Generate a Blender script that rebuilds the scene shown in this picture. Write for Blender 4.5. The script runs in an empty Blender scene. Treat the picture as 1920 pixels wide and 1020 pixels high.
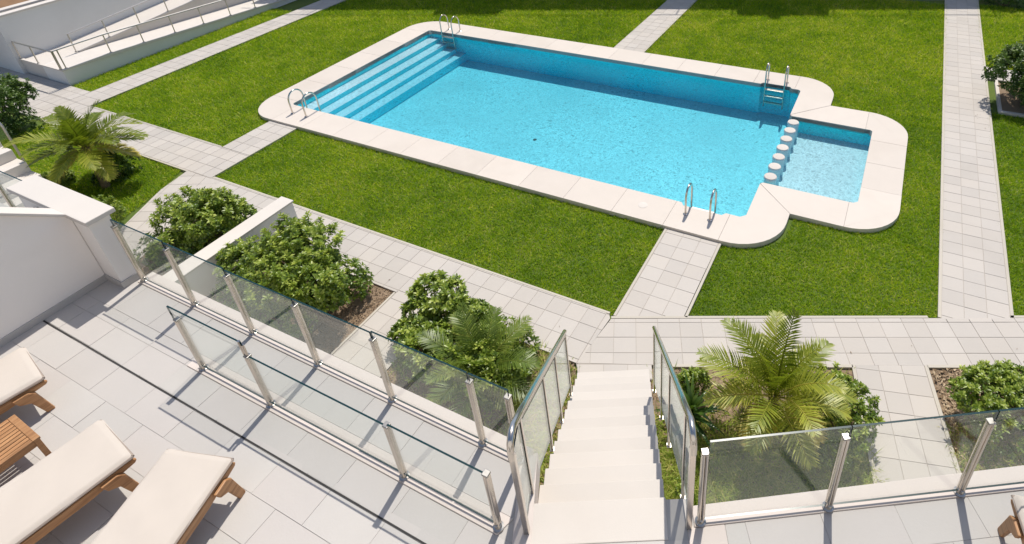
import bpy, math, random
import numpy as np
from mathutils import Matrix, Vector

# ------------------------------------------------------------------ camera, light, exposure
scene = bpy.context.scene
YAW, YAWS = -0.47513877, -0.0625          # direction of the pool grid / of the stair and lower path
CX, CY, F, PITCH, ROLL, CAMH = 1130.77, 229.24, 1149.49, 0.5258213, 0.0476846, 8.0
cp, sp, cr, sr = math.cos(PITCH), math.sin(PITCH), math.cos(ROLL), math.sin(ROLL)
right0, down0, fwd = np.array([1, 0, 0.]), np.array([0, -sp, -cp]), np.array([0, cp, -sp])
RIGHT, DOWN = cr*right0 + sr*down0, -sr*right0 + cr*down0
RM = np.array([RIGHT, DOWN, fwd])
cam_d = bpy.data.cameras.new('camera')
cam = bpy.data.objects.new('camera', cam_d)
scene.collection.objects.link(cam)
cam_d.sensor_width = 36.0
cam_d.lens = F/1920*36.0
cam_d.shift_x = -(CX-960)/1920
cam_d.shift_y = -(510-CY)/1920
cam_d.clip_end = 5000
cam.matrix_world = Matrix(((RIGHT[0], -DOWN[0], -fwd[0], 0), (RIGHT[1], -DOWN[1], -fwd[1], 0), (RIGHT[2], -DOWN[2], -fwd[2], CAMH), (0, 0, 0, 1)))
scene.camera = cam

SUN_AZ, SUN_EL = math.radians(71.0), math.radians(61.0)
tosun = Vector((math.cos(SUN_AZ)*math.cos(SUN_EL), math.sin(SUN_AZ)*math.cos(SUN_EL), math.sin(SUN_EL)))
world = bpy.data.worlds.new('World'); scene.world = world; world.use_nodes = True
wn = world.node_tree.nodes; wn.clear()
sky = wn.new('ShaderNodeTexSky'); sky.sky_type = 'NISHITA'; sky.sun_disc = False
sky.sun_elevation = SUN_EL; sky.sun_rotation = math.pi/2 - SUN_AZ
sky.dust_density = 1.2
bg = wn.new('ShaderNodeBackground'); bg.inputs['Strength'].default_value = 0.125
wo = wn.new('ShaderNodeOutputWorld')
world.node_tree.links.new(sky.outputs[0], bg.inputs[0]); world.node_tree.links.new(bg.outputs[0], wo.inputs[0])
sun_d = bpy.data.lights.new('sun', 'SUN'); sun_d.energy = 4.2; sun_d.angle = math.radians(0.53); sun_d.color = (1.0, 0.945, 0.86)
sun = bpy.data.objects.new('sun', sun_d); scene.collection.objects.link(sun)
sun.rotation_euler = tosun.to_track_quat('Z', 'Y').to_euler()
sun.location = (0, 0, 30)
vs = scene.view_settings
vs.view_transform = 'Standard'; vs.look = 'None'; vs.exposure = 0.06; vs.gamma = 1.0; vs.use_curve_mapping = False
scene.render.engine = 'CYCLES'
scene.cycles.use_denoising = True
scene.cycles.transparent_max_bounces = 24
scene.cycles.max_bounces = 8
scene.cycles.diffuse_bounces = 4
scene.cycles.caustics_reflective = False
scene.cycles.caustics_refractive = False
scene.cycles.sample_clamp_indirect = 6.0

# ------------------------------------------------------------------ frames
EU = (math.cos(YAW), math.sin(YAW)); EV = (-math.sin(YAW), math.cos(YAW))
def UV(u, v, z=0.0): return (u*EU[0]+v*EV[0], u*EU[1]+v*EV[1], z)
def ID(x, y, z=0.0): return (x, y, z)
def frame(ox, oy, ang):
    c, s = math.cos(ang), math.sin(ang)
    return lambda x, y, z=0.0: (ox+c*x-s*y, oy+s*x+c*y, z)
def toUV(x, y): return x*EU[0]+y*EU[1], x*EV[0]+y*EV[1]
def project(P):
    q = (np.asarray(P, float)-np.array([0, 0, CAMH])) @ RM.T
    return CX+F*q[:, 0]/q[:, 2], CY+F*q[:, 1]/q[:, 2], q[:, 2]

# ------------------------------------------------------------------ mesh helpers
COL = scene.collection
WL = {}
class MB:
    def __init__(s, tf=ID): s.v = []; s.f = []; s.m = []; s.tf = tf; s.mi = 0
    def add(s, vs_, fs):
        o = len(s.v)
        s.v += [s.tf(*p) for p in vs_]
        s.f += [tuple(o+i for i in f) for f in fs]; s.m += [s.mi]*len(fs)
    def box(s, x0, x1, y0, y1, z0, z1):
        s.add([(x0, y0, z0), (x1, y0, z0), (x1, y1, z0), (x0, y1, z0), (x0, y0, z1), (x1, y0, z1), (x1, y1, z1), (x0, y1, z1)],
              [(3, 2, 1, 0), (4, 5, 6, 7), (0, 1, 5, 4), (1, 2, 6, 5), (2, 3, 7, 6), (3, 0, 4, 7)])
    def prism(s, poly, z0, z1, top=None):
        a = sum(poly[i][0]*poly[(i+1) % len(poly)][1]-poly[(i+1) % len(poly)][0]*poly[i][1] for i in range(len(poly)))
        if a < 0: poly = poly[::-1]
        n = len(poly)
        zt = [z1]*n if not callable(z1) else [z1(*p) for p in poly]
        zb = [z0]*n if not callable(z0) else [z0(*p) for p in poly]
        s.add([(p[0], p[1], zb[i]) for i, p in enumerate(poly)]+[(p[0], p[1], zt[i]) for i, p in enumerate(poly)],
              [tuple(range(n))[::-1], tuple(range(n, 2*n))]+[(i, (i+1) % n, n+(i+1) % n, n+i) for i in range(n)])
    def side(s, poly, y0, y1):
        """prism of an (x,z) outline between y0 and y1"""
        n = len(poly)
        a = sum(poly[i][0]*poly[(i+1) % n][1]-poly[(i+1) % n][0]*poly[i][1] for i in range(n))
        if a < 0: poly = poly[::-1]
        s.add([(p[0], y0, p[1]) for p in poly]+[(p[0], y1, p[1]) for p in poly],
              [tuple(range(n)), tuple(range(n, 2*n))[::-1]]+[(i, n+i, n+(i+1) % n, (i+1) % n) for i in range(n)])
    def tube(s, pts, r, seg=8, taper=None, caps=True):
        pts = [Vector(s.tf(*p)) for p in pts]
        n = len(pts); o = len(s.v); ref = None
        for i, p in enumerate(pts):
            t = (pts[min(i+1, n-1)]-pts[max(i-1, 0)]).normalized()
            if ref is None: ref = Vector((0, 0, 1)) if abs(t.z) < .9 else Vector((1, 0, 0))
            a = t.cross(ref)
            if a.length < 1e-4: a = t.cross(Vector((0, 1, 0)))
            a.normalize(); b = a.cross(t); ref = b
            rr = r if taper is None else r+(taper-r)*i/(n-1)
            for k in range(seg):
                th = 2*math.pi*k/seg
                q = p+a*math.cos(th)*rr+b*math.sin(th)*rr
                s.v.append((q.x, q.y, q.z))
        for i in range(n-1):
            for k in range(seg):
                k2 = (k+1) % seg
                s.f.append((o+i*seg+k, o+i*seg+k2, o+(i+1)*seg+k2, o+(i+1)*seg+k)); s.m.append(s.mi)
        if caps:
            s.f.append(tuple(o+k for k in range(seg))[::-1]); s.m.append(s.mi)
            s.f.append(tuple(o+(n-1)*seg+k for k in range(seg))); s.m.append(s.mi)
    def lathe(s, cx, cy, prof, seg=20):
        n = len(prof); vsx = []; fs = []
        for r, z in prof:
            for k in range(seg):
                th = 2*math.pi*k/seg; vsx.append((cx+r*math.cos(th), cy+r*math.sin(th), z))
        for i in range(n-1):
            for k in range(seg):
                k2 = (k+1) % seg
                fs.append((i*seg+k, i*seg+k2, (i+1)*seg+k2, (i+1)*seg+k))
        fs.append(tuple(range(seg))[::-1]); fs.append(tuple((n-1)*seg+k for k in range(seg)))
        s.add(vsx, fs)

def tag(o, label=None, cat=None, group=None, kind=None):
    if label: o['label'] = label
    if cat: o['category'] = cat
    if group: o['group'] = group
    if kind: o['kind'] = kind
    return o
def empty(name, loc):
    o = bpy.data.objects.new(name, None); COL.objects.link(o); o.location = loc; o.empty_display_size = 0.2
    WL[o.name] = Vector(loc); return o
def attach(o, parent, wloc):
    WL[o.name] = Vector(wloc)
    if parent is not None:
        o.parent = parent; o.location = Vector(wloc)-WL[parent.name]
    else: o.location = wloc
def obj(name, mb, mats, parent=None, smooth=False, bevel=0.0, origin=None):
    v = np.array(mb.v)
    if origin is None:
        c = (v.min(0)+v.max(0))/2; origin = (c[0], c[1], v[:, 2].min())
    me = bpy.data.meshes.new(name)
    me.from_pydata((v-np.array(origin)).tolist(), [], mb.f)
    if not isinstance(mats, (list, tuple)): mats = [mats]
    for m in mats: me.materials.append(m)
    if len(mats) > 1: me.polygons.foreach_set('material_index', mb.m)
    if smooth:
        me.polygons.foreach_set('use_smooth', [True]*len(me.polygons))
    me.update()
    o = bpy.data.objects.new(name, me); COL.objects.link(o)
    attach(o, parent, origin)
    if smooth: 
        md = o.modifiers.new('edge', 'EDGE_SPLIT'); md.split_angle = math.radians(40)
    if bevel:
        md = o.modifiers.new('bevel', 'BEVEL'); md.width = bevel; md.segments = 2; md.limit_method = 'ANGLE'; md.angle_limit = math.radians(40)
    return o
def fast(name, verts, faces, mat, parent=None, tint=None, origin=(0, 0, 0), smooth=False):
    """numpy mesh: faces (n,3) or (n,4)"""
    verts = np.asarray(verts, np.float32)-np.asarray(origin, np.float32); faces = np.asarray(faces, np.int32)
    k = faces.shape[1]
    me = bpy.data.meshes.new(name)
    me.vertices.add(len(verts)); me.vertices.foreach_set('co', verts.ravel())
    me.loops.add(faces.size); me.loops.foreach_set('vertex_index', faces.ravel())
    me.polygons.add(len(faces)); me.polygons.foreach_set('loop_start', np.arange(0, faces.size, k, dtype=np.int32))
    if tint is not None:
        at = me.attributes.new('tint', 'FLOAT', 'POINT'); at.data.foreach_set('value', np.asarray(tint, np.float32))
    me.update(calc_edges=True); me.validate()
    if smooth: me.polygons.foreach_set('use_smooth', np.ones(len(faces), bool))
    me.materials.append(mat)
    o = bpy.data.objects.new(name, me); COL.objects.link(o)
    attach(o, parent, origin)
    return o
def copy_tree(o, parent=None):
    c = o.copy(); COL.objects.link(c); c.parent = parent
    for ch in list(o.children): copy_tree(ch, c)
    return c

# ------------------------------------------------------------------ materials
def new_mat(name):
    m = bpy.data.materials.new(name); m.use_nodes = True; nt = m.node_tree; nt.nodes.clear()
    out = nt.nodes.new('ShaderNodeOutputMaterial')
    return m, nt, out
def N(nt, t, **kw):
    n = nt.nodes.new(t)
    for k, v in kw.items():
        if k.startswith('i_'):
            key = k[2:]
            key = int(key) if key.isdigit() else key
            n.inputs[key].default_value = v
        else: setattr(n, k, v)
    return n
def L(nt, a, b): nt.links.new(a, b)
def noise(nt, pos, scale, detail=3, rough=.55, dist=0):
    n = N(nt, 'ShaderNodeTexNoise'); n.inputs['Scale'].default_value = scale; n.inputs['Detail'].default_value = detail
    n.inputs['Roughness'].default_value = rough; n.inputs['Distortion'].default_value = dist
    L(nt, pos, n.inputs['Vector']); return n.outputs['Fac']
def ramp(nt, fac, stops):
    r = N(nt, 'ShaderNodeValToRGB'); e = r.color_ramp.elements
    while len(e) < len(stops): e.new(0.5)
    for i, (p, c) in enumerate(stops): e[i].position = p; e[i].color = (*c, 1)
    L(nt, fac, r.inputs[0]); return r.outputs[0]
def mixc(nt, fac, a, b, mode='MIX'):
    m = N(nt, 'ShaderNodeMix', data_type='RGBA', blend_type=mode)
    for sock, val in ((m.inputs[0], fac), (m.inputs[6], a), (m.inputs[7], b)):
        if isinstance(val, (int, float)): sock.default_value = val
        elif isinstance(val, tuple): sock.default_value = (*val, 1) if len(val) == 3 else val
        else: L(nt, val, sock)
    return m.outputs[2]
def math_(nt, op, a, b=0.0, c=None):
    m = N(nt, 'ShaderNodeMath', operation=op)
    for i, val in enumerate((a, b) if c is None else (a, b, c)):
        if isinstance(val, (int, float)): m.inputs[i].default_value = val
        else: L(nt, val, m.inputs[i])
    return m.outputs[0]
def pos(nt): return N(nt, 'ShaderNodeNewGeometry').outputs['Position']
def objc(nt): return N(nt, 'ShaderNodeTexCoord').outputs['Object']
def grey(k): return (k, k, k)

def stone(name, col, rough=.75, var=.08, rnd=.06, fine=60.0, big=2.2, bump=.15, hue=None, stain=.10):
    """mineral surface: mottling, fine grain, faint stains, brightness differing from piece to piece"""
    m, nt, out = new_mat(name); p = pos(nt)
    c = tuple(col)
    n1 = noise(nt, p, big, 5, .6); n2 = noise(nt, p, fine, 2, .5); n3 = noise(nt, p, big*.23, 3, .5, .6)
    base = mixc(nt, n1, tuple(x*(1-var) for x in c), tuple(min(1, x*(1+var)) for x in c))
    base = mixc(nt, math_(nt, 'MULTIPLY', n2, .16), base, tuple(x*.72 for x in c))
    st = ramp(nt, n3, [(.52, grey(0)), (.75, grey(1))])
    base = mixc(nt, math_(nt, 'MULTIPLY', st, stain), base, tuple(x*y for x, y in zip(c, (.62, .58, .52))))
    oi = N(nt, 'ShaderNodeObjectInfo')
    hs = N(nt, 'ShaderNodeHueSaturation')
    L(nt, math_(nt, 'MULTIPLY_ADD', oi.outputs['Random'], 2*rnd, 1-rnd), hs.inputs['Value'])
    if hue:
        r2 = math_(nt, 'FRACT', math_(nt, 'MULTIPLY', oi.outputs['Random'], 17.31))
        base = mixc(nt, math_(nt, 'MULTIPLY', r2, .5), base, hue)
    L(nt, base, hs.inputs['Color'])
    b = N(nt, 'ShaderNodeBsdfPrincipled'); L(nt, hs.outputs[0], b.inputs['Base Color'])
    L(nt, math_(nt, 'MULTIPLY_ADD', n1, .2, rough-.1), b.inputs['Roughness'])
    b.inputs['Specular IOR Level'].default_value = .35
    bp = N(nt, 'ShaderNodeBump'); bp.inputs['Strength'].default_value = bump; bp.inputs['Distance'].default_value = .004
    L(nt, n2, bp.inputs['Height']); L(nt, bp.outputs[0], b.inputs['Normal'])
    L(nt, b.outputs[0], out.inputs[0]); return m

M = {}
M['path_tile'] = stone('path_tile', (.49, .452, .41), var=.08, rnd=.05, hue=(.505, .455, .40), stain=.16)
M['terrace_tile'] = stone('terrace_tile', (.478, .455, .425), var=.07, rnd=.03, hue=(.50, .455, .43), stain=.13, rough=.6)
M['coping'] = stone('coping', (.625, .56, .495), var=.06, rnd=.04, fine=90, stain=.2)
M['kerb'] = stone('kerb', (.62, .55, .50), var=.05, rnd=.02, fine=80, stain=.10)
M['step_stone'] = stone('step_stone', (.575, .53, .48), var=.06, rnd=.04, fine=120, stain=.14)
M['mortar'] = stone('mortar', (.395, .355, .31), var=.15, rnd=0, fine=50)
M['edging'] = stone('edging', (.50, .455, .385), var=.08, rnd=.03, stain=.2)
M['plaster'] = stone('plaster', (.86, .815, .77), var=.03, rnd=.01, fine=140, bump=.5, stain=.13, rough=.85)
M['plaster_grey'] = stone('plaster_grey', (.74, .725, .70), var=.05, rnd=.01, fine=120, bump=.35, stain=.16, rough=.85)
M['skirting'] = stone('skirting', (.47, .45, .43), var=.06, rnd=.02)
M['cap'] = stone('cap', (.64, .59, .535), var=.04, rnd=.02, fine=90, stain=.08)
M['soil'] = stone('soil', (.25, .18, .12), var=.35, rnd=0, fine=45, big=5, bump=.9, stain=.4, rough=.95)
M['ground'] = stone('ground', (.30, .25, .19), var=.2, rnd=0, fine=12, big=.6, stain=.3, rough=.95)
M['bank'] = stone('bank', (.26, .155, .085), var=.4, rnd=0, fine=20, big=3, bump=.9, stain=.4, rough=.95)
M['pebble'] = stone('pebble', (.42, .37, .30), var=.2, rnd=.2, fine=60)

def mk_lawn():
    m, nt, out = new_mat('lawn_soil'); p = pos(nt)
    n1 = noise(nt, p, .9, 4); n2 = noise(nt, p, 30, 3)
    c = ramp(nt, n1, [(.3, (.07, .13, .012)), (.55, (.11, .17, .016)), (.75, (.15, .17, .03))])
    c = mixc(nt, math_(nt, 'MULTIPLY', n2, .5), c, (.05, .045, .02))
    b = N(nt, 'ShaderNodeBsdfPrincipled'); b.inputs['Roughness'].default_value = .95; L(nt, c, b.inputs['Base Color'])
    L(nt, b.outputs[0], out.inputs[0]); return m
M['lawn_soil'] = mk_lawn()
def leafmat(name, stops, trans=.35, rough=.45, spec=.4, patch=None, tcol=1.0):
    m, nt, out = new_mat(name)
    at = N(nt, 'ShaderNodeAttribute', attribute_name='tint')
    fac = at.outputs['Fac']
    if patch:
        p = pos(nt)
        for q in range(0, len(patch), 2):
            fac = math_(nt, 'ADD', fac, math_(nt, 'MULTIPLY', math_(nt, 'SUBTRACT', noise(nt, p, patch[q], 3, .6, .4), .5), patch[q+1]))
    c = ramp(nt, fac, stops)
    b = N(nt, 'ShaderNodeBsdfPrincipled'); L(nt, c, b.inputs['Base Color']); b.inputs['Roughness'].default_value = rough
    b.inputs['Specular IOR Level'].default_value = spec
    t = N(nt, 'ShaderNodeBsdfTranslucent'); L(nt, mixc(nt, 1.0, c, (1.15*tcol, 1.2*tcol, .5*tcol), 'MULTIPLY'), t.inputs[0])
    mx = N(nt, 'ShaderNodeMixShader'); mx.inputs[0].default_value = trans
    L(nt, b.outputs[0], mx.inputs[1]); L(nt, t.outputs[0], mx.inputs[2]); L(nt, mx.outputs[0], out.inputs[0]); return m
M['grass'] = leafmat('grass', [(0, (.10, .19, .008)), (.35, (.215, .35, .010)), (.65, (.37, .48, .012)), (.85, (.50, .52, .04)), (1, (.66, .60, .19))], .42, .55, .25, (.28, .9, 1.3, .7, 5.0, .45), 1.2)
M['bed_grass'] = leafmat('bed_grass', [(0, (.16, .24, .03)), (.5, (.34, .42, .07)), (1, (.60, .53, .20))], .42, .6, .2, (1.5, .6))
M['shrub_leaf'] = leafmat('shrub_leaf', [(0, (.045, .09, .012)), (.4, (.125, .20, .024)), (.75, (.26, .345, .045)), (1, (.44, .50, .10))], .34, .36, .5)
M['shrub_dark'] = leafmat('shrub_dark', [(0, (.028, .065, .013)), (.5, (.07, .13, .024)), (1, (.16, .24, .045))], .28, .4, .35)
M['palm_leaf'] = leafmat('palm_leaf', [(0, (.075, .125, .012)), (.4, (.20, .25, .025)), (.75, (.40, .41, .05)), (1, (.60, .48, .12))], .38, .4, .45)
M['palm_dark'] = leafmat('palm_dark', [(0, (.055, .105, .015)), (.5, (.155, .22, .03)), (1, (.40, .40, .08))], .36, .4, .45)
M['strap_leaf'] = leafmat('strap_leaf', [(0, (.02, .055, .012)), (.6, (.05, .11, .02)), (1, (.13, .2, .03))], .3, .3, .5)
def bark():
    m, nt, out = new_mat('bark'); p = pos(nt)
    w = N(nt, 'ShaderNodeTexWave', wave_type='BANDS', bands_direction='Z'); w.inputs['Scale'].default_value = 9; w.inputs['Distortion'].default_value = 2.5
    L(nt, p, w.inputs['Vector'])
    c = ramp(nt, math_(nt, 'MULTIPLY_ADD', w.outputs['Fac'], .5, math_(nt, 'MULTIPLY', noise(nt, p, 25, 4), .5)), [(.2, (.10, .065, .035)), (.8, (.27, .21, .12))])
    b = N(nt, 'ShaderNodeBsdfPrincipled'); b.inputs['Roughness'].default_value = .9; L(nt, c, b.inputs['Base Color'])
    bp = N(nt, 'ShaderNodeBump'); bp.inputs['Distance'].default_value = .01; L(nt, w.outputs['Fac'], bp.inputs['Height']); L(nt, bp.outputs[0], b.inputs['Normal'])
    L(nt, b.outputs[0], out.inputs[0]); return m
M['bark'] = bark()
def mulch():
    m, nt, out = new_mat('mulch')
    at = N(nt, 'ShaderNodeAttribute', attribute_name='tint')
    c = ramp(nt, at.outputs['Fac'], [(0, (.07, .04, .022)), (.5, (.24, .155, .085)), (1, (.52, .40, .26))])
    b = N(nt, 'ShaderNodeBsdfPrincipled'); b.inputs['Roughness'].default_value = .85; L(nt, c, b.inputs['Base Color'])
    L(nt, b.outputs[0], out.inputs[0]); return m
M['mulch'] = mulch()
def simple(name, col, rough, metal=0, spec=.5, bump=None, nz=None):
    m, nt, out = new_mat(name)
    b = N(nt, 'ShaderNodeBsdfPrincipled'); b.inputs['Base Color'].default_value = (*col, 1); b.inputs['Roughness'].default_value = rough
    b.inputs['Metallic'].default_value = metal; b.inputs['Specular IOR Level'].default_value = spec
    p = pos(nt)
    if nz:
        L(nt, mixc(nt, noise(nt, p, nz[0], 4), tuple(x*(1-nz[1]) for x in col), tuple(x*(1+nz[1]) for x in col)), b.inputs['Base Color'])
    if metal:
        L(nt, math_(nt, 'MULTIPLY_ADD', noise(nt, p, 18, 3), .16, rough-.08), b.inputs['Roughness'])
    if bump:
        bp = N(nt, 'ShaderNodeBump'); bp.inputs['Strength'].default_value = bump[1]; bp.inputs['Distance'].default_value = .003
        L(nt, noise(nt, p, bump[0], 3), bp.inputs['Height']); L(nt, bp.outputs[0], b.inputs['Normal'])
    L(nt, b.outputs[0], out.inputs[0]); return m
M['steel'] = simple('steel', (.60, .55, .49), .2, 1.0)
M['steel_matt'] = simple('steel_matt', (.50, .475, .44), .34, 1.0)
M['steel_cap'] = simple('steel_cap', (.36, .345, .32), .35, 1.0)
M['rubber'] = simple('rubber', (.03, .03, .032), .6)
M['fabric'] = simple('fabric', (.555, .495, .435), .95, 0, .15, (420, .5), (6, .04))
M['piping'] = simple('piping', (.36, .30, .255), .9, 0, .15, (420, .4))
M['seam'] = stone('seam', (.455, .43, .40), rnd=.02)
M['dark_slot'] = simple('dark_slot', (.03, .028, .026), .8)
M['window_glass'] = simple('window_glass', (.03, .04, .05), .06)
def teak():
    m, nt, out = new_mat('teak'); p = objc(nt)
    oi = N(nt, 'ShaderNodeObjectInfo')
    mp = N(nt, 'ShaderNodeMapping'); mp.inputs['Scale'].default_value = (3, 45, 45); L(nt, p, mp.inputs[0])
    off = N(nt, 'ShaderNodeVectorMath', operation='ADD'); L(nt, mp.outputs[0], off.inputs[0])
    sc_ = N(nt, 'ShaderNodeVectorMath', operation='SCALE'); sc_.inputs[0].default_value = (31, 17, 9); L(nt, oi.outputs['Random'], sc_.inputs['Scale']); L(nt, sc_.outputs[0], off.inputs[1])
    g = noise(nt, off.outputs[0], 1.0, 5, .6, .4)
    c = ramp(nt, g, [(.25, (.20, .088, .032)), (.5, (.37, .185, .078)), (.8, (.50, .28, .13))])
    hs = N(nt, 'ShaderNodeHueSaturation'); L(nt, c, hs.inputs['Color']); L(nt, math_(nt, 'MULTIPLY_ADD', oi.outputs['Random'], .3, .85), hs.inputs['Value'])
    b = N(nt, 'ShaderNodeBsdfPrincipled'); b.inputs['Roughness'].default_value = .5; L(nt, hs.outputs[0], b.inputs['Base Color'])
    bp = N(nt, 'ShaderNodeBump'); bp.inputs['Strength'].default_value = .2; bp.inputs['Distance'].default_value = .002; L(nt, g, bp.inputs['Height']); L(nt, bp.outputs[0], b.inputs['Normal'])
    L(nt, b.outputs[0], out.inputs[0]); return m
M['teak'] = teak()
def two_sided_fresnel(nt, ior):
    """thin sheet: both faces reflect as air to glass"""
    bf = N(nt, 'ShaderNodeNewGeometry').outputs['Backfacing']; fr = N(nt, 'ShaderNodeFresnel')
    L(nt, math_(nt, 'MULTIPLY_ADD', bf, 1/ior-ior, ior), fr.inputs['IOR']); return fr
def glass():
    m, nt, out = new_mat('glass'); p = pos(nt)
    fr = two_sided_fresnel(nt, 1.38)
    t = N(nt, 'ShaderNodeBsdfTransparent'); t.inputs[0].default_value = (.99, .998, .994, 1)
    g = N(nt, 'ShaderNodeBsdfGlossy'); g.inputs['Roughness'].default_value = .015; g.inputs['Color'].default_value = (.95, 1, .98, 1)
    d = N(nt, 'ShaderNodeBsdfDiffuse'); d.inputs[0].default_value = (.62, .66, .62, 1)
    mx = N(nt, 'ShaderNodeMixShader'); L(nt, fr.outputs[0], mx.inputs[0]); L(nt, t.outputs[0], mx.inputs[1]); L(nt, g.outputs[0], mx.inputs[2])
    m2 = N(nt, 'ShaderNodeMixShader')     # thin film of dust and dried water marks
    L(nt, math_(nt, 'MULTIPLY', ramp(nt, noise(nt, p, 4, 5, .65), [(.3, grey(.2)), (.8, grey(1))]), .012), m2.inputs[0])
    L(nt, mx.outputs[0], m2.inputs[1]); L(nt, d.outputs[0], m2.inputs[2])
    L(nt, m2.outputs[0], out.inputs[0]); return m
M['glass'] = glass()
M['glass_edge'] = simple('glass_edge', (.008, .035, .04), .25, 0, .25)
def pool_tile(name, col, scale=42.0):
    m, nt, out = new_mat(name); p = pos(nt)
    mp = N(nt, 'ShaderNodeMapping'); mp.inputs['Rotation'].default_value = (0, 0, -YAW); L(nt, p, mp.inputs[0])
    v = N(nt, 'ShaderNodeTexVoronoi', feature='F1', distance='CHEBYCHEV'); v.inputs['Randomness'].default_value = 0.0; v.inputs['Scale'].default_value = scale
    L(nt, mp.outputs[0], v.inputs['Vector'])
    hv = N(nt, 'ShaderNodeSeparateColor'); L(nt, v.outputs['Color'], hv.inputs[0])
    c = mixc(nt, hv.outputs[0], tuple(x*.9 for x in col), tuple(min(1, x*1.1) for x in col))
    c = mixc(nt, math_(nt, 'MULTIPLY', noise(nt, p, 1.2, 4), .18), c, tuple(x*.8 for x in col))
    b = N(nt, 'ShaderNodeBsdfPrincipled'); b.inputs['Roughness'].default_value = .35; L(nt, c, b.inputs['Base Color'])
    L(nt, b.outputs[0], out.inputs[0]); return m
M['pool_tile'] = pool_tile('pool_tile', (.43, .63, .66))
M['paddling_tile'] = pool_tile('paddling_tile', (.43, .525, .56))
M['pool_wall'] = pool_tile('pool_wall', (.03, .86, .98))  # cyan of water in shade painted into the wall colour
M['pool_step'] = pool_tile('pool_step', (.43, .60, .66))
M['pool_pillar'] = pool_tile('pool_pillar', (.55, .70, .74))
M['water_line'] = pool_tile('water_line', (.36, .38, .38))
def water():
    m, nt, out = new_mat('water'); p = pos(nt)
    mp = N(nt, 'ShaderNodeMapping'); mp.inputs['Scale'].default_value = (1, 1, .0); L(nt, p, mp.inputs[0])
    wob = N(nt, 'ShaderNodeTexNoise'); wob.inputs['Scale'].default_value = 5; wob.inputs['Detail'].default_value = 2; L(nt, mp.outputs[0], wob.inputs['Vector'])
    sc_ = N(nt, 'ShaderNodeVectorMath', operation='SCALE'); sc_.inputs['Scale'].default_value = .22; L(nt, wob.outputs['Color'], sc_.inputs[0])
    ad = N(nt, 'ShaderNodeVectorMath', operation='ADD'); L(nt, mp.outputs[0], ad.inputs[0]); L(nt, sc_.outputs[0], ad.inputs[1])
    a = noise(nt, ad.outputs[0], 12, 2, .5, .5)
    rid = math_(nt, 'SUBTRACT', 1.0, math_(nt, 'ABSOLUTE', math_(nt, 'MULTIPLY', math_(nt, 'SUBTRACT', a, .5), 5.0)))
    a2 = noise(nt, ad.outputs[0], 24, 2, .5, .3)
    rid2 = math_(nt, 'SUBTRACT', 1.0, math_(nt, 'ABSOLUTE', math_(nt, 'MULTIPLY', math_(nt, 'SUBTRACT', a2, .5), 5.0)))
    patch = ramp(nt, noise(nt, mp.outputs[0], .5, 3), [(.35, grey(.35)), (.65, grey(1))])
    cau = math_(nt, 'ADD', math_(nt, 'ADD', math_(nt, 'MULTIPLY', math_(nt, 'MAXIMUM', rid, -.4), .42), math_(nt, 'MULTIPLY', math_(nt, 'MAXIMUM', rid2, -.5), .28)), math_(nt, 'MULTIPLY', a2, .45))  # caustic light drawn from noise, painted into the transparent colour below
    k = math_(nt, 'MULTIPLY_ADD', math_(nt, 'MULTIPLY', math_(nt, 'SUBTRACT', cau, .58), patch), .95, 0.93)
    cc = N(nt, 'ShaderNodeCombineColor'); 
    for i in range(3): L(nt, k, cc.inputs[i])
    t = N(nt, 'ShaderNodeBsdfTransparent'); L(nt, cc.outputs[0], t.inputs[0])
    g = N(nt, 'ShaderNodeBsdfGlossy'); g.inputs['Roughness'].default_value = .03
    bp = N(nt, 'ShaderNodeBump'); bp.inputs['Strength'].default_value = .55; bp.inputs['Distance'].default_value = .012
    L(nt, math_(nt, 'ADD', a, math_(nt, 'MULTIPLY', a2, .35)), bp.inputs['Height']); L(nt, bp.outputs[0], g.inputs['Normal'])
    fr = two_sided_fresnel(nt, 1.33); L(nt, bp.outputs[0], fr.inputs['Normal'])
    mx = N(nt, 'ShaderNodeMixShader'); L(nt, fr.outputs[0], mx.inputs[0]); L(nt, t.outputs[0], mx.inputs[1]); L(nt, g.outputs[0], mx.inputs[2])
    L(nt, mx.outputs[0], out.inputs['Surface'])
    va = N(nt, 'ShaderNodeVolumeAbsorption'); va.inputs['Color'].default_value = (.42, .885, .945, 1); va.inputs['Density'].default_value = 1.0
    L(nt, va.outputs[0], out.inputs['Volume']); return m
M['water'] = water()

# ------------------------------------------------------------------ tiles laid one by one
def clip(poly, clipper):
    def inside(p, a, b): return (b[0]-a[0])*(p[1]-a[1])-(b[1]-a[1])*(p[0]-a[0]) >= -1e-9
    def inter(p, q, a, b):
        d1 = (b[0]-a[0])*(p[1]-a[1])-(b[1]-a[1])*(p[0]-a[0]); d2 = (b[0]-a[0])*(q[1]-a[1])-(b[1]-a[1])*(q[0]-a[0])
        t = d1/(d1-d2); return (p[0]+t*(q[0]-p[0]), p[1]+t*(q[1]-p[1]))
    out = poly
    for i in range(len(clipper)):
        a, b = clipper[i], clipper[(i+1) % len(clipper)]
        src, out = out, []
        if not src: break
        for j in range(len(src)):
            p, q = src[j-1], src[j]
            if inside(q, a, b):
                if not inside(p, a, b): out.append(inter(p, q, a, b))
                out.append(q)
            elif inside(p, a, b): out.append(inter(p, q, a, b))
    return out
def area(poly): return .5*sum(poly[i][0]*poly[(i+1) % len(poly)][1]-poly[(i+1) % len(poly)][0]*poly[i][1] for i in range(len(poly)))
def ccw(poly): return poly if area(poly) > 0 else poly[::-1]
TILE = {}
rng = random.Random(7)
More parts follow.
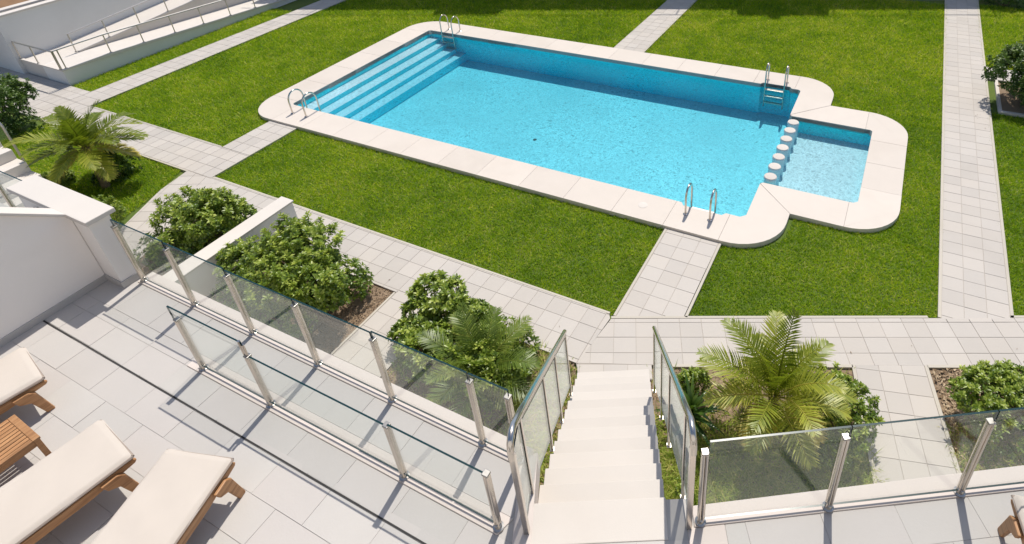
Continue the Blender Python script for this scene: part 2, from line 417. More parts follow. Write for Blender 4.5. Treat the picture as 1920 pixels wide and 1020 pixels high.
def tiles(parent, poly, org, ang, tw, th, ztop, mat, gap=.009, bond=0.0, thick=.03, name='tile', drop=None, skip=None):
    poly = ccw([p[:2] for p in poly]); c, s = math.cos(ang), math.sin(ang)
    loc = [((p[0]-org[0])*c+(p[1]-org[1])*s, -(p[0]-org[0])*s+(p[1]-org[1])*c) for p in poly]
    xs = [p[0] for p in loc]; ys = [p[1] for p in loc]; cnt = 0
    for j in range(math.floor(min(ys)/th), math.ceil(max(ys)/th)):
        ox = bond*tw*(j % 2)
        for i in range(math.floor((min(xs)-ox)/tw)-1, math.ceil((max(xs)-ox)/tw)+1):
            x0, x1, y0, y1 = ox+i*tw+gap/2, ox+(i+1)*tw-gap/2, j*th+gap/2, (j+1)*th-gap/2
            q = clip([(x0, y0), (x1, y0), (x1, y1), (x0, y1)], loc)
            if len(q) < 3 or abs(area(q)) < .0025: continue
            full = abs(area(q)-(x1-x0)*(y1-y0)) < 1e-6
            mx_, my_ = (sum(p[0] for p in q)/len(q), sum(p[1] for p in q)/len(q)) if not full else ((x0+x1)/2, (y0+y1)/2)
            if skip and skip(org[0]+c*mx_-s*my_, org[1]+s*mx_+c*my_): continue
            key = (tw, th, gap, thick, mat.name) if full else None
            me = TILE.get(key)
            if me is None:
                b = MB(); b.prism([(p[0]-mx_, p[1]-my_) for p in q], -thick, 0.0)
                me = bpy.data.meshes.new(name); me.from_pydata(b.v, [], b.f); me.materials.append(mat); me.update()
                if key: TILE[key] = me
            o = bpy.data.objects.new(name, me); COL.objects.link(o)
            w = (org[0]+c*mx_-s*my_, org[1]+s*mx_+c*my_, ztop+rng.uniform(-.0015, .0015))
            attach(o, parent, w)
            o.rotation_euler = (rng.uniform(-.003, .003), rng.uniform(-.003, .003), ang+rng.uniform(-.003, .003)*(1 if full else 0))
            cnt += 1
    return cnt
def slab(name, poly, z0, z1, mat, parent=None, **kw):
    b = MB(); b.prism([p[:2] for p in poly], z0, z1); return obj(name, b, mat, parent, **kw)

T = 2.86       # terrace level
# ------------------------------------------------------------------ ground sheet with the pool cut out, lawn sheet
def holed(name, us, vs_, z, mat, hole):
    b = MB(UV); idx = {}
    for i in range(len(us)-1):
        for j in range(len(vs_)-1):
            if hole((us[i]+us[i+1])/2, (vs_[j]+vs_[j+1])/2): continue
            b.add([(us[i], vs_[j], z), (us[i+1], vs_[j], z), (us[i+1], vs_[j+1], z), (us[i], vs_[j+1], z)], [(0, 1, 2, 3)])
    return obj(name, b, mat, origin=(0, 0, 0))
def pool_hole(u, v): return (-15.4 < u < -1.5 and 9.4 < v < 16.2) or (-1.6 < u < .5 and 10.7 < v < 14.8)
g = holed('ground', [-900, -15.4, -1.5, .5, 900], [-900, 9.4, 10.7, 14.8, 16.2, 900], -.13, M['ground'], pool_hole)
tag(g, 'bare earth stretching away beyond the garden', 'ground', kind='structure')
g = holed('lawn', [-23.0, -15.4, -1.5, .5, 14.0], [2.3, 9.4, 10.7, 14.8, 16.2, 27.0], -.055, M['lawn_soil'], pool_hole)
tag(g, 'green lawn ground round the swimming pool', 'lawn', kind='structure')

# ------------------------------------------------------------------ garden paths
TS = 1/3.0
def edge_strip(parent, a, b, w=.045, z=.004, side=1):
    a = Vector(a[:2]); b = Vector(b[:2]); d = (b-a).normalized(); n = Vector((-d.y, d.x))*w*side
    m = MB(); m.prism([tuple(a), tuple(b), tuple(b+n), tuple(a+n)], -.10, z); obj('edging', m, M['edging'], parent)
def path(label, poly, org, ang, edges=(), tilepoly=None, name='garden_path', tw=TS, th=TS):
    p = slab(name, poly, -.12, -.005, M['mortar'], origin=(0, 0, 0)); tag(p, label, 'path', kind='structure')
    tiles(p, tilepoly or poly, org, ang, tw, th, 0.0, M['path_tile'])
    for e in edges: edge_strip(p, *e)
    return p
def rect(u0, u1, v0, v1): return [UV(u0, v0)[:2], UV(u1, v0)[:2], UV(u1, v1)[:2], UV(u0, v1)[:2]]
path('long straight tiled path right of the pool running up the picture', [UV(1.6, 8.50)[:2], UV(2.6, 8.93)[:2], UV(2.6, 25.5)[:2], UV(1.6, 25.5)[:2]], UV(1.6, 0)[:2], YAW,
     edges=[(UV(1.6, 8.6), UV(1.6, 25.5), .05, .004, 1), (UV(2.6, 9.05), UV(2.6, 18.46), .05, .004, -1), (UV(2.6, 19.3), UV(2.6, 25.5), .05, .004, -1)],
     tilepoly=[UV(1.6, 8.57)[:2], UV(2.6, 9.0)[:2], UV(2.6, 25.5)[:2], UV(1.6, 25.5)[:2]])
path('tiled path between the left lawn and the ramp strip', rect(-21.8, -20.76, 7.5, 26.5), UV(-21.78, 7.5)[:2], YAW,
     edges=[(UV(-20.76, 7.5), UV(-20.76, 26.5), .03, .004, 1)])
path('tiled path below the left lawn leading to the ramp', rect(-27.5, -13.78, 6.46, 7.5), UV(-13.78, 6.47)[:2], YAW,
     edges=[(UV(-20.7, 7.5), UV(-14.85, 7.5), .03, .004, 1), (UV(-21.0, 6.46), UV(-14.6, 6.46), .04, .004, -1)])
path('small paved corner in the shade beside the ramp wall', rect(-27.5, -21.81, 7.51, 8.07), UV(-21.8, 7.51)[:2], YAW)
S0 = (0.0, 7.235)
def SP(x): return S0[1]-.0598*(x-S0[0])          # upper edge of the lower path
def SB(x): return 6.325-.0598*(x-0.0)             # lower edge
XL = -.60
long_poly = [UV(-13.77, 5.46)[:2], UV(-3.42, 5.40)[:2], (-.04, 7.235), UV(-3.4, 6.5)[:2], UV(-13.77, 6.5)[:2]]
path('long tiled path between the front lawn and the planting beds', long_poly, UV(-13.78, 5.47)[:2], YAW,
     edges=[(UV(-13.75, 6.5), UV(-3.4, 6.5), .04, .004, 1)])
sa = math.atan(-.0598)
s_poly = [(-.595, 6.375), (-.55, 6.02), (.56, 6.02), (.57, SB(.57)), (9.5, SB(9.5)), (9.5, SP(9.5)), (-.02, 7.235)]
p = slab('garden_path', s_poly, -.12, -.005, M['mortar'], origin=(0, 0, 0)); tag(p, 'tiled path crossing at the foot of the staircase', 'path', kind='structure')
tiles(p, [(-.59, 6.38), (.57, SB(.57)-.01), (9.5, SB(9.5)-.01), (9.5, SP(9.5)), (-.02, 7.225)], (-.03, 7.235-1.0), sa, .36, .3033, 0, M['path_tile'])
tiles(p, [(-.55, 6.03), (.555, 6.03), (.565, SB(.57)-.014), (-.585, 6.366)], (-.56, 6.03), sa, .372, .32, 0, M['path_tile'])
edge_strip(p, (-.02, SP(0)), (5.15, SP(5.15)), .045, .004, 1); edge_strip(p, (6.45, SP(6.45)), (9.5, SP(9.5)), .045, .004, 1)
edge_strip(p, (.6, SB(.6)), (3.6, SB(3.6)), .05, .004, -1); edge_strip(p, (4.7, SB(4.7)), (9.5, SB(9.5)), .05, .004, -1)
path('short tiled path joining the staircase foot to the pool', [UV(-3.28, 6.5)[:2], (1.16, SP(1.16)+.006), UV(-2.22, 8.94)[:2], UV(-3.28, 8.94)[:2]], UV(-3.27, 6.5)[:2], YAW,
     edges=[(UV(-3.28, 6.5), UV(-3.28, 8.94), .045, .004, 1), (UV(-2.22, 6.95), UV(-2.22, 8.94), .045, .004, -1)],
     tilepoly=[UV(-3.27, 6.45)[:2], (1.2, SP(1.2)+.01), UV(-2.23, 8.94)[:2], UV(-3.27, 8.94)[:2]], tw=.347)
path('short tiled path joining the left path to the pool corner', rect(-14.83, -13.8, 7.51, 8.94), UV(-14.82, 7.51)[:2], YAW,
     edges=[(UV(-13.8, 6.6), UV(-13.8, 8.94), .03, .004, -1)], tw=.342)
path('tiled path leaving the far side of the pool', rect(-8.12, -7.06, 16.67, 25.5), UV(-8.11, 16.67)[:2], YAW,
     edges=[(UV(-7.06, 16.67), UV(-7.06, 25.5), .03, .004, -1)], tw=.35)
path('short tiled path between the palm bed and the leftmost terrace shrub', [UV(-14.62, 6.45)[:2], UV(-14.45, 5.7)[:2], UV(-12.9, 2.6)[:2], UV(-11.9, 2.6)[:2], UV(-13.42, 6.45)[:2]], UV(-14.49, 2.6)[:2], YAW+.42, tw=.348)
path('short tiled path between the two shrub beds seen through glass', rect(-7.12, -6.1, 2.6, 5.45), UV(-7.11, 2.6)[:2], YAW,
     edges=[(UV(-7.12, 2.6), UV(-7.12, 5.4), .04, .004, 1)], tw=.338)
ua = math.atan2(1.74, .38)-math.pi/2
UD = Vector((.2134, .977))
q0 = Vector((3.64, SB(3.64)-.008)); q1 = Vector((4.66, SB(4.66)-.008))
path('slanted tiled path right of the big palm seen through glass', [tuple(q0), tuple(q0-UD*3.5), tuple(q1-UD*3.5), tuple(q1)], tuple(q0-UD*3.5), ua,
     edges=[(q0-UD*3.5, q0, .05, .004, 1), (q1-UD*3.5, q1, .05, .004, -1)], tw=.335, th=.345)
path('pale side path branching off beside the top right shrub', rect(2.66, 9.0, 18.46, 19.3), UV(2.66, 18.46)[:2], YAW, tw=.42, th=.42)
path('paved strip along the foot of the apartment building', [(-15.5, 26.2), (-15.5, 30), (24, 25), (24, 20.1), (-10.0, 25.05)], (-15, 25.5), -.136, tw=.8, th=.8)

# ------------------------------------------------------------------ swimming pool
UO0, UO1, VO0, VO1 = -15.95, -1.08, 8.95, 16.66
UI0, UI1, VI0, VI1 = -14.97, -1.95, 9.80, 15.80
SO1, SV0, SV1 = .82, 10.28, 15.19
SI1, SW0, SW1 = .03, 11.13, 14.27
ZC, ZW, ZF, ZS = .055, -.10, -.90, -.40
pool = empty('swimming_pool', UV((UI0+UI1)/2, (VI0+VI1)/2, ZF)); tag(pool, 'large blue tiled swimming pool with a shallow paddling corner and pale stone rim', 'swimming pool')
def arc(cx, cy, r, a0, a1, n=10): return [(cx+r*math.cos(math.radians(a0+(a1-a0)*i/n)), cy+r*math.sin(math.radians(a0+(a1-a0)*i/n))) for i in range(n+1)]
def cop(poly, bevel=.006):
    b = MB(UV); b.prism(poly, -.10, ZC); return obj('coping_slab', b, M['coping'], pool, bevel=bevel)
gp = .0015
NB = .09     # ladder niche
n = 11; x0, x1 = -14.75, -2.25     # slabs are laid butt-jointed
for i in range(n):
    a, b_ = x0+(x1-x0)*i/n, x0+(x1-x0)*(i+1)/n
    if i == n-1: poly = [(a+gp, VO0), (b_-gp, VO0), (b_-gp, VI0), (-2.34, VI0), (-2.40, VI0-NB), (-3.22, VI0-NB), (-3.28, VI0), (a+gp, VI0)]
    else: poly = [(a+gp, VO0), (b_-gp, VO0), (b_-gp, VI0), (a+gp, VI0)]
    cop(poly)
x1 = -2.12
for i in range(n):
    a, b_ = x0+(x1-x0)*i/n, x0+(x1-x0)*(i+1)/n
    poly = [(a+gp, VI1), (b_-gp, VI1), (b_-gp, VO1), (a+gp, VO1)]
    if i == n-1: poly = [(a+gp, VI1), (-3.06, VI1), (-3.0, VI1+NB), (-2.26, VI1+NB), (-2.2, VI1), (b_-gp, VI1), (b_-gp, VO1), (a+gp, VO1)]
    cop(poly)
for i in range(5):
    a, b_ = 10.0+(5.6)*i/5, 10.0+5.6*(i+1)/5
    cop([(UO0, a+gp), (UI0, a+gp), (UI0, b_-gp), (UO0, b_-gp)])
r = 1.0
cop(arc(UO0+r, VO0+r, r, 180, 270)+[(-14.75-gp, VO0), (-14.75-gp, VI0), (UI0+.08, VI0), (UI0, VI0+.06), (UI0, 10.0-gp), (UO0, 10.0-gp)])
cop([(UO0, 15.6+gp), (UI0, 15.6+gp), (UI0, VI1-.06), (UI0+.08, VI1), (-14.75-gp, VI1), (-14.75-gp, VO1)]+arc(UO0+r, VO1-r, r, 90, 180))
cop([(-2.25+gp, VI0), (-2.25+gp, VO0)]+arc(UO1-.08-r, VO0+r, r, 270, 360)+[(UO1-.08, SV0), (UI1, SW0-.06), (UI1-.0, VI0+.1), (UI1-.1, VI0)])
cop([(UO1-.08+.006, SV0), (-.13-gp, SV0), (-.13-gp, SW0), (UI1+.05, SW0), (UI1+.006, SW0-.055)])
cop([(-.13+gp, SW0), (-.13+gp, SV0)]+arc(SO1-.95, SV0+.95, .95, 270, 360)+[(SO1, 11.75-gp), (SI1, 11.75-gp), (SI1, SW0+.08), (SI1-.08, SW0)])
for a, b_ in ((11.75, 12.78), (12.78, 13.8)):
    cop([(SI1, a+gp), (SO1, a+gp), (SO1, b_-gp), (SI1, b_-gp)])
cop([(SI1, 13.8+gp), (SO1, 13.8+gp)]+arc(SO1-.95, SV1-.95, .95, 0, 90)+[(-.13+gp, SV1), (-.13+gp, SW1), (SI1-.05, SW1), (SI1, SW1-.05)])
cop([(-.13-gp, SW1), (-.13-gp, SV1), (UO1+.006, SV1), (UI1+.006, SW1+.05), (UI1+.05, SW1)])
cop([(UI1, SW1+.06), (UO1, SV1+.006)]+arc(UO1-.95, VO1-.95, .95, 0, 90)+[(-2.12+gp, VO1), (-2.12+gp, VI1), (UI1-.06, VI1), (UI1, VI1-.06)])
# basin
main = [(UI0, VI0), (-3.28, VI0), (-3.22, VI0-NB), (-2.40, VI0-NB), (-2.34, VI0), (UI1, VI0), (UI1, SW0), (UI1, SW1), (UI1, VI1), (-2.2, VI1), (-2.26, VI1+NB), (-3.0, VI1+NB), (-3.06, VI1), (UI0, VI1)]
b = MB(UV)
def wallq(p, q, z0, z1): b.add([(*p, z0), (*q, z0), (*q, z1), (*p, z1)], [(0, 1, 2, 3)])
for i in range(len(main)):
    p, q = main[i], main[(i+1) % len(main)]
    if p == (UI1, SW0) and q == (UI1, SW1): wallq(p, q, ZF, ZS)
    else: wallq(p, q, ZF, -.06)
for p, q in (((UI1, SW0), (SI1, SW0)), ((SI1, SW0), (SI1, SW1)), ((SI1, SW1), (UI1, SW1))): wallq(p, q, ZS, -.06)
obj('basin_wall', b, M['pool_wall'], pool); b = MB(UV)
b.add([(*p, ZF) for p in main], [tuple(range(len(main)))])
obj('basin_floor', b, M['pool_tile'], pool)
b = MB(UV); b.add([(UI1, SW0, ZS), (SI1, SW0, ZS), (SI1, SW1, ZS), (UI1, SW1, ZS)], [(0, 1, 2, 3)]); obj('paddling_floor', b, M['paddling_tile'], pool)
b = MB(UV)     # grey waterline band
for i in range(len(main)):
    p, q = main[i], main[(i+1) % len(main)]
    if p == (UI1, SW0) and q == (UI1, SW1): continue
    wallq(p, q, -.06, ZC-.02)
for p, q in (((UI1, SW0), (SI1, SW0)), ((SI1, SW0), (SI1, SW1)), ((SI1, SW1), (UI1, SW1))): wallq(p, q, -.06, ZC-.02)
obj('waterline_band', b, M['water_line'], pool)
# underwater steps along the left end
SU = [-14.57, -14.20, -13.83, -13.46]
SZ = [-.20, -.34, -.48, -.62]
for k in range(4):
    b = MB(UV); b.box(UI0-.02, SU[k], VI0-.02, VI1-.9 if False else VI1+.0, ZF-.02, SZ[k]) if k == 3 else b.box(UI0-.02-.001*k, SU[k], VI0-.02, VI1+.0, SZ[k+1]-.001, SZ[k])
    o = obj('step', b, [M['pool_step'], M['pool_wall']], pool)      # pale treads; risers reuse the walls' painted shade colour
    for f_ in o.data.polygons: f_.material_index = 0 if f_.normal.z > .5 else 1
for k in range(7):
    b = MB(UV); v = 11.41+.425*k
    b.lathe(-1.80, v, [(.135, ZF+.003), (.135, .0), (.145, .003), (.145, .04), (.135, .052)], 24); b.mi = 0
    o = obj('pillar', b, M['pool_pillar'], pool, smooth=True)
    c = MB(UV); c.lathe(-1.80, v, [(.133, .0525), (.137, .056), (.132, .066), (.118, .070)], 24); obj('pillar_cap', c, M['step_stone'], o, smooth=True)
# shallow lip the pillars stand on
b = MB(UV); b.box(UI1-.02, UI1+.3, SW0+.001, SW1-.001, ZF, ZS+.002); obj('ledge', b, M['pool_tile'], pool)
b = MB(UV); b.lathe(-3.99, 9.39, [(.10, ZC), (.10, ZC+.004), (.085, ZC+.007)], 20); obj('skimmer_lid', b, M['cap'], pool, smooth=True)
b = MB(UV); b.lathe(-8.36, 12.06, [(.05, ZF+.001), (.05, ZF+.01), (.04, ZF+.014)], 16); obj('floor_drain', b, M['rubber'], pool)
b = MB(UV)
wp = [(UI0-.03, VI0-.12), (UI1+.02, VI0-.12), (UI1+.02, SW0-.03), (SI1+.03, SW0-.03), (SI1+.03, SW1+.03), (UI1+.02, SW1+.03), (UI1+.02, VI1+.12), (UI0-.03, VI1+.12)]
b.prism(wp, ZF-.05, ZW)
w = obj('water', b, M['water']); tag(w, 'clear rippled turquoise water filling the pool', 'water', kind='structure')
# ladders
def ladder(label, us, va, dv, treads, ztop=.62, group='steel pool ladders'):
    root = empty('pool_ladder', UV(sum(us)/2, va, ZC)); tag(root, label, 'pool ladder', group)
    sgn = 1 if dv > 0 else -1; d = abs(dv)
    for u in us:
        m = MB(UV); rr = d/2; pts = [(u, va, ZC-.02), (u, va, ztop-rr*.9)]
        for k in range(1, 10):
            th = math.pi*k/10; pts.append((u, va+sgn*(rr-rr*math.cos(th)), ztop-rr*.9+rr*1.1*math.sin(th)))
        pts += [(u, va+sgn*d, ztop-rr*.9), (u, va+sgn*d, -.35), (u, va+sgn*(d-.02), -.62)]
        o = obj('rail', m.tube(pts, .021, 10) or m, M['steel'], root, smooth=True)
        f = MB(UV); f.lathe(u, va, [(.05, ZC), (.05, ZC+.008), (.026, ZC+.022)], 16); obj('flange', f, M['steel'], o, smooth=True)
    for k in range(treads):
        z = -.06-.2*k; m = MB(UV)
        m.box(us[0], us[1], va+sgn*d-.045, va+sgn*d+.045, z-.02, z+.01); obj('tread', m, M['steel_matt'], root, bevel=.006)
ladder('pair of hooped steel grab rails at the pool corner nearest the left path', (-14.48, -13.95), 9.42, .47, 0)
ladder('hooped steel pool ladder at the far left corner by the underwater steps', (-14.33, -13.84), 16.12, -.42, 3)
ladder('hooped steel pool ladder on the far edge in its shaded niche', (-2.92, -2.39), 16.1, -.36, 3)
ladder('hooped steel pool ladder on the near edge casting shadows on the rim', (-3.08, -2.57), 9.45, .38, 3)

# ------------------------------------------------------------------ planting beds
def bed(label, poly, z=-.035):
    b = slab('planting_bed', poly, -.11, z, M['soil'], origin=(0, 0, 0)); tag(b, label, 'planting bed', kind='structure'); return b
bedA = rect(-13.44, -10.58, 2.6, 5.45); bedB = rect(-10.22, -7.17, 2.6, 5.45); bedC = [UV(-6.09, 2.6)[:2], (-.62, 3.0), (-.60, 6.28), UV(-3.5, 5.39)[:2], UV(-6.09, 5.45)[:2]]
bedR = [(.42, 2.55), (2.86, 2.7), tuple(q0-UD*3.4+Vector((-.01, 0))), tuple(q0+Vector((-.055, -.05))), (.52, SB(.62)-.055)]
bedF = [tuple(q1-UD*3.4+Vector((.055, 0))), (9.4, 2.6), (9.4, SB(9.4)-.06), tuple(q1+Vector((.06, -.05)))]
bedP = [UV(-20.9, 2.6)[:2], UV(-12.95, 2.6)[:2], UV(-14.47, 5.7)[:2], UV(-14.66, 6.41)[:2], UV(-20.9, 6.41)[:2]]
bed('bed of bare soil under the leftmost terrace shrub', bedA); bed('bed of brown mulch under the widest shrub', bedB)
bed('bed with dry mulch left of the staircase', bedC); bed('bed under the big palm right of the staircase', bedR)
bed('bed with dry leaf litter at the right edge', bedF)
kb = MB(UV); kb.box(2.9, 8.5, 16.55, 18.3, -.10, .0); o = obj('raised_bed', kb, M['soil']); tag(o, 'kerbed bed under the top right shrub', 'planting bed', kind='structure')
ke = MB(UV); ke.box(2.82, 2.9, 16.45, 18.4, -.10, .02); ke.box(2.9, 8.5, 16.45, 16.549, -.10, .02); o = obj('bed_kerb', ke, M['coping'], o)

# ------------------------------------------------------------------ terrace
t_poly = [UV(-8.0, -6)[:2], (-.74, -4), (4.6, -4), (4.6, 2.79), (.60, 2.62), (.53, 2.745), (-.72, 2.745), (-.76, 3.21), UV(-8.0, 2.40)[:2]]
terr = slab('terrace', t_poly, T-.28, T-.004, M['seam'], origin=(0, 0, 0)); tag(terr, 'raised pale stone terrace in the foreground', 'terrace', kind='structure')
left = [UV(-8.0, -2.99)[:2], (-.86, 1.0), (-.86, 3.10), UV(-8.0, 2.33)[:2]]
fr_kerb = lambda x, y: toUV(x, y)[0] > -5.85 and 1.80 < toUV(x, y)[1] < 1.96
tiles(terr, [UV(-8, -2.99)[:2], (-.86, 1.0), (-.86, 2.25), UV(-8, 1.51)[:2]], UV(-8.0, 1.51)[:2], YAW, .6, .30, T, M['terrace_tile'], gap=.0035, bond=.5)
def cut(v0, v1): return [UV(-8, v0)[:2], UV((-.86-v0*EV[0])/EU[0], v0)[:2], UV((-.86-v1*EV[0])/EU[0], v1)[:2], UV(-8, v1)[:2]]
tiles(terr, cut(1.532, 1.805), UV(-8.3, 1.532)[:2], YAW, .6, .273, T, M['terrace_tile'], gap=.0035)
tiles(terr, cut(1.965, 2.335), UV(-8.0, 1.965)[:2], YAW, .6, .37, T, M['terrace_tile'], gap=.0035)
tiles(terr, [UV(-8, 1.81)[:2], UV(-5.86, 1.81)[:2], UV(-5.86, 1.96)[:2], UV(-8, 1.96)[:2]], UV(-8.3, 1.81)[:2], YAW, .6, .15, T, M['terrace_tile'], gap=.0035)
ra = math.atan2(.15, 2.49)
def RB(x): return 2.525+.0602*(x-.63)
tiles(terr, [(.80, .9), (4.5, .9), (4.5, RB(4.5)), (.80, RB(.80))], (.8, RB(.8)-2.4), ra, .6, .30, T, M['terrace_tile'], gap=.0035, bond=.5)
tiles(terr, [(-.70, .9), (.50, .9), (.50, 2.44), (-.70, 2.44)], (-.70, 2.44-1.8), 0, .4, .6, T, M['terrace_tile'], gap=.0035)
def kerb(poly, z1=T+.012, mat='kerb', name='kerb', bevel=.005):
    m = MB(); m.prism([p[:2] for p in poly], T-.25, z1); return obj(name, m, M[mat], terr, bevel=bevel)
kerb([UV(-7.6, 2.338), UV(-2.16, 2.338), UV(-2.13, 2.52), UV(-7.6, 2.52)])                # under the rear glass
kerb([UV(-5.86, 1.808), UV(-2.03, 1.808), UV(-1.98, 1.962), UV(-5.86, 1.962)], T+.008)    # under the front glass
kerb([(.56, RB(.56)+.003), (4.5, RB(4.5)+.003), (4.5, RB(4.5)+.20), (.56, RB(.56)+.16)])  # under the right glass
kerb([(-.855, .9), (-.705, .9), (-.705, 3.19), (-.855, 3.10)], T+.006)                      # beside the stair
kerb([(.505, .9), (.795, .9), (.795, RB(.795)), (.555, RB(.56)), (.505, 2.60)], T+.006)
m = MB(UV); m.box(-8.0, -1.95, 1.5135, 1.5275, T-.03, T+.003); obj('drain_slot', m, M['dark_slot'], terr)

# ------------------------------------------------------------------ staircase
stair = empty('staircase', (-.05, 6.02, 0)); tag(stair, 'straight pale stone staircase from the terrace down to the path', 'staircase')
NR, RISE, Y0, Y1 = 13, T/13, 2.75, 6.02
RUN = (Y1-Y0)/(NR-1)
def sx(y): return (-.71+(y-2.75)*.045, .36+(y-2.75)*.045)
for k in range(NR):
    z1 = T-RISE*k+(.003 if k == 0 else 0); y0 = 2.445 if k == 0 else Y0+RUN*(k-1); y1 = Y0+RUN*k
    if k == NR-0: break
    a0, b0 = sx(y0); a1, b1 = sx(y1)
    m = MB(); m.prism([(a0, y0), (b0, y0), (b1, y1+.012), (a1, y1+.012)], z1-RISE-.06 if k else T-.25, z1)
    obj('step', m, M['step_stone'], stair, bevel=.006)
m = MB()      # body under the steps
a0, b0 = sx(2.76); a1, b1 = sx(6.0)
for k in range(1, NR-1):
    y0 = Y0+RUN*(k-1); y1 = Y0+RUN*k; c0, d0 = sx(y0); c1, d1 = sx(y1)
    m.prism([(c0+.015, y0+.001*k), (d0-.015, y0+.001*k), (d1-.015, y1), (c1+.015, y1)], -.1, T-RISE*(k+1)-.03)
obj('stair_body', m, M['plaster'], stair)

# ------------------------------------------------------------------ glass balustrades
def pane(parent, tf, x0, x1, z0, z1, th=.0075, sl=0.0):
    """glass sheet in the frame tf, x along the rail; sl: rise of both edges per metre"""
    m = MB(tf)
    za0, za1 = z0+sl*0, z1; zb0, zb1 = z0+sl*(x1-x0), z1+sl*(x1-x0)
    vs_ = [(x0, -th, za0), (x1, -th, zb0), (x1, th, zb0), (x0, th, za0), (x0, -th, za1), (x1, -th, zb1), (x1, th, zb1), (x0, th, za1)]
    m.mi = 0; m.add(vs_, [(0, 1, 5, 4), (2, 3, 7, 6)])
    m.mi = 1; m.add(vs_, [(3, 2, 1, 0), (4, 5, 6, 7), (1, 2, 6, 5), (3, 0, 4, 7)])
    return obj('glass_panel', m, [M['glass'], M['glass_edge']], parent)
def post(parent, tf, x, z0, z1, y=0.0):
    m = MB(tf)
    for s in (-1, 1):
        m.tube([(x+s*.013, y-.012, z0), (x+s*.013, y-.012, z1)], .0125, 8)
        m.tube([(x+s*.013, y+.012, z0), (x+s*.013, y+.012, z1)], .0125, 8)
    m.box(x-.022, x+.022, y-.010, y+.010, z0, z1-.002)
    o = obj('post', m, M['steel'], parent, smooth=True)
    f = MB(tf); f.lathe(x, y, [(.044, z0-.004), (.044, z0+.006), (.030, z0+.012), (.029, z0+.05), (.0265, z0+.052)], 18); obj('base_plate', f, M['steel_matt'], o, smooth=True)
    c = MB(tf); c.box(x-.026, x+.026, y-.026, y+.026, z1-.016, z1+.004); obj('cap', c, M['steel_cap'], o, bevel=.004)
    return o
KZ = T+.014
rear_tf = frame(*UV(0, 2.385)[:2], YAW); front_tf = frame(*UV(0, 1.862)[:2], YAW); right_tf = frame(.61, 2.56, ra)
root = empty('glass_balustrade', UV(-4.8, 2.37, T)); tag(root, 'long glass balustrade on the terrace edge overlooking the shrubs', 'balustrade', 'glass balustrades of the terrace')
RP = [-7.54, -6.58, -5.59, -4.61, -3.62, -2.57, -2.19]
for x in RP[:-1]: post(root, rear_tf, x, KZ, 3.71)
post(root, rear_tf, RP[-1], KZ, 3.73)
for i, (a, b_) in enumerate(zip(RP[:-1], RP[1:])):
    pane(root, rear_tf, a+.008, b_-.008 if i < 5 else b_+.01, T+.05, 3.80+[.012, .0, -.02, -.01, .01, .01][i])
root = empty('glass_balustrade', UV(-3.9, 1.85, T)); tag(root, 'lower glass balustrade standing in front of the long one', 'balustrade', 'glass balustrades of the terrace')
FP = [-5.66, -4.66, -3.01, -2.05]
for x, h in zip(FP, (3.58, 3.56, 3.575, 3.60)): post(root, front_tf, x, T+.01, h)
pane(root, front_tf, -5.72, -4.67, T+.05, 3.73); pane(root, front_tf, -4.645, -3.02, T+.05, 3.555); pane(root, front_tf, -3.0, -2.06, T+.05, 3.585)
m = MB(front_tf); m.tube([(-4.69, 0, 3.55), (-4.69, 0, 3.735)], .014, 8); m.tube([(-4.655, 0, 3.55), (-4.655, 0, 3.70)], .012, 8); obj('clamp', m, M['steel'], root, smooth=True)
root = empty('glass_balustrade', (1.7, 2.62, T)); tag(root, 'glass balustrade right of the staircase in front of the big palm', 'balustrade', 'glass balustrades of the terrace')
GP = [.0, 1.02, 2.095, 3.15]
for x in GP: post(root, right_tf, x, KZ, 3.79)
for a, b_ in zip(GP[:-1], GP[1:]): pane(root, right_tf, a+.03, b_+.02 if b_ < 3 else b_-.008, T+.05, 3.905)

def stair_rail(label, p0, p1):
    """p0: terrace end, p1: lower end (x,y); handrail falls with the stair"""
    d = Vector((p1[0]-p0[0], p1[1]-p0[1])); Ln = d.length; tf = frame(p0[0], p0[1], math.atan2(d.y, d.x))
    root = empty('stair_railing', (p0[0], p0[1], T)); tag(root, label, 'railing', 'staircase railings')
    zt = lambda x: 4.02-.772*max(0, x-.12)
    zs = lambda x: T+.01-RISE*max(0, math.ceil((x-(Y0-p0[1]))/RUN)) if x > .25 else T+.006
    m = MB(tf)
    hp = [(-.02, 0, 3.86), (-.018, 0, 3.94), (.005, 0, 3.995), (.05, 0, 4.02), (.12, 0, 4.025)]+[(x, 0, zt(x)+.012) for x in (.5, 1.0, 1.6, 2.2, Ln)]
    m.tube(hp, .026, 12); m2 = MB(tf); m2.tube([(x, 0, zt(x)-.05) for x in (.12, 1, 2, Ln)], .013, 8)
    obj('handrail', m, M['steel'], root, smooth=True); obj('lower_rail', m2, M['steel'], root, smooth=True)
    px = [0.0, .30, 1.18, 1.82, Ln-.02]
    for i, x in enumerate(px):
        m = MB(tf); z0 = (T+.006) if i == 0 else max(0.0, zt(x)-1.17); w = .024 if i == 0 else .016
        m.box(x-w, x+w, -w*.9, w*.9, z0, (3.88 if i == 0 else zt(x)-.03)); o = obj('post', m, M['steel'], root, bevel=.004)
        f = MB(tf); f.box(x-.024, x+.024, -.021, .021, z0-.002, z0+.008); obj('base_plate', f, M['steel_matt'], o)
    for a, b_ in zip(px[1:-1], px[2:]):
        pane(root, tf, a+.03, b_-.03, zt(a)-1.0, zt(a+.03)-.085, .005, -.772)
    pane(root, tf, .05, .27, T+.1, 3.86, .005)
stair_rail('steel and glass railing on the left side of the staircase', (-.745, 2.55), (-.585, 5.16))
stair_rail('steel and glass railing on the right side of the staircase', (.515, 2.53), (.50, 5.16))

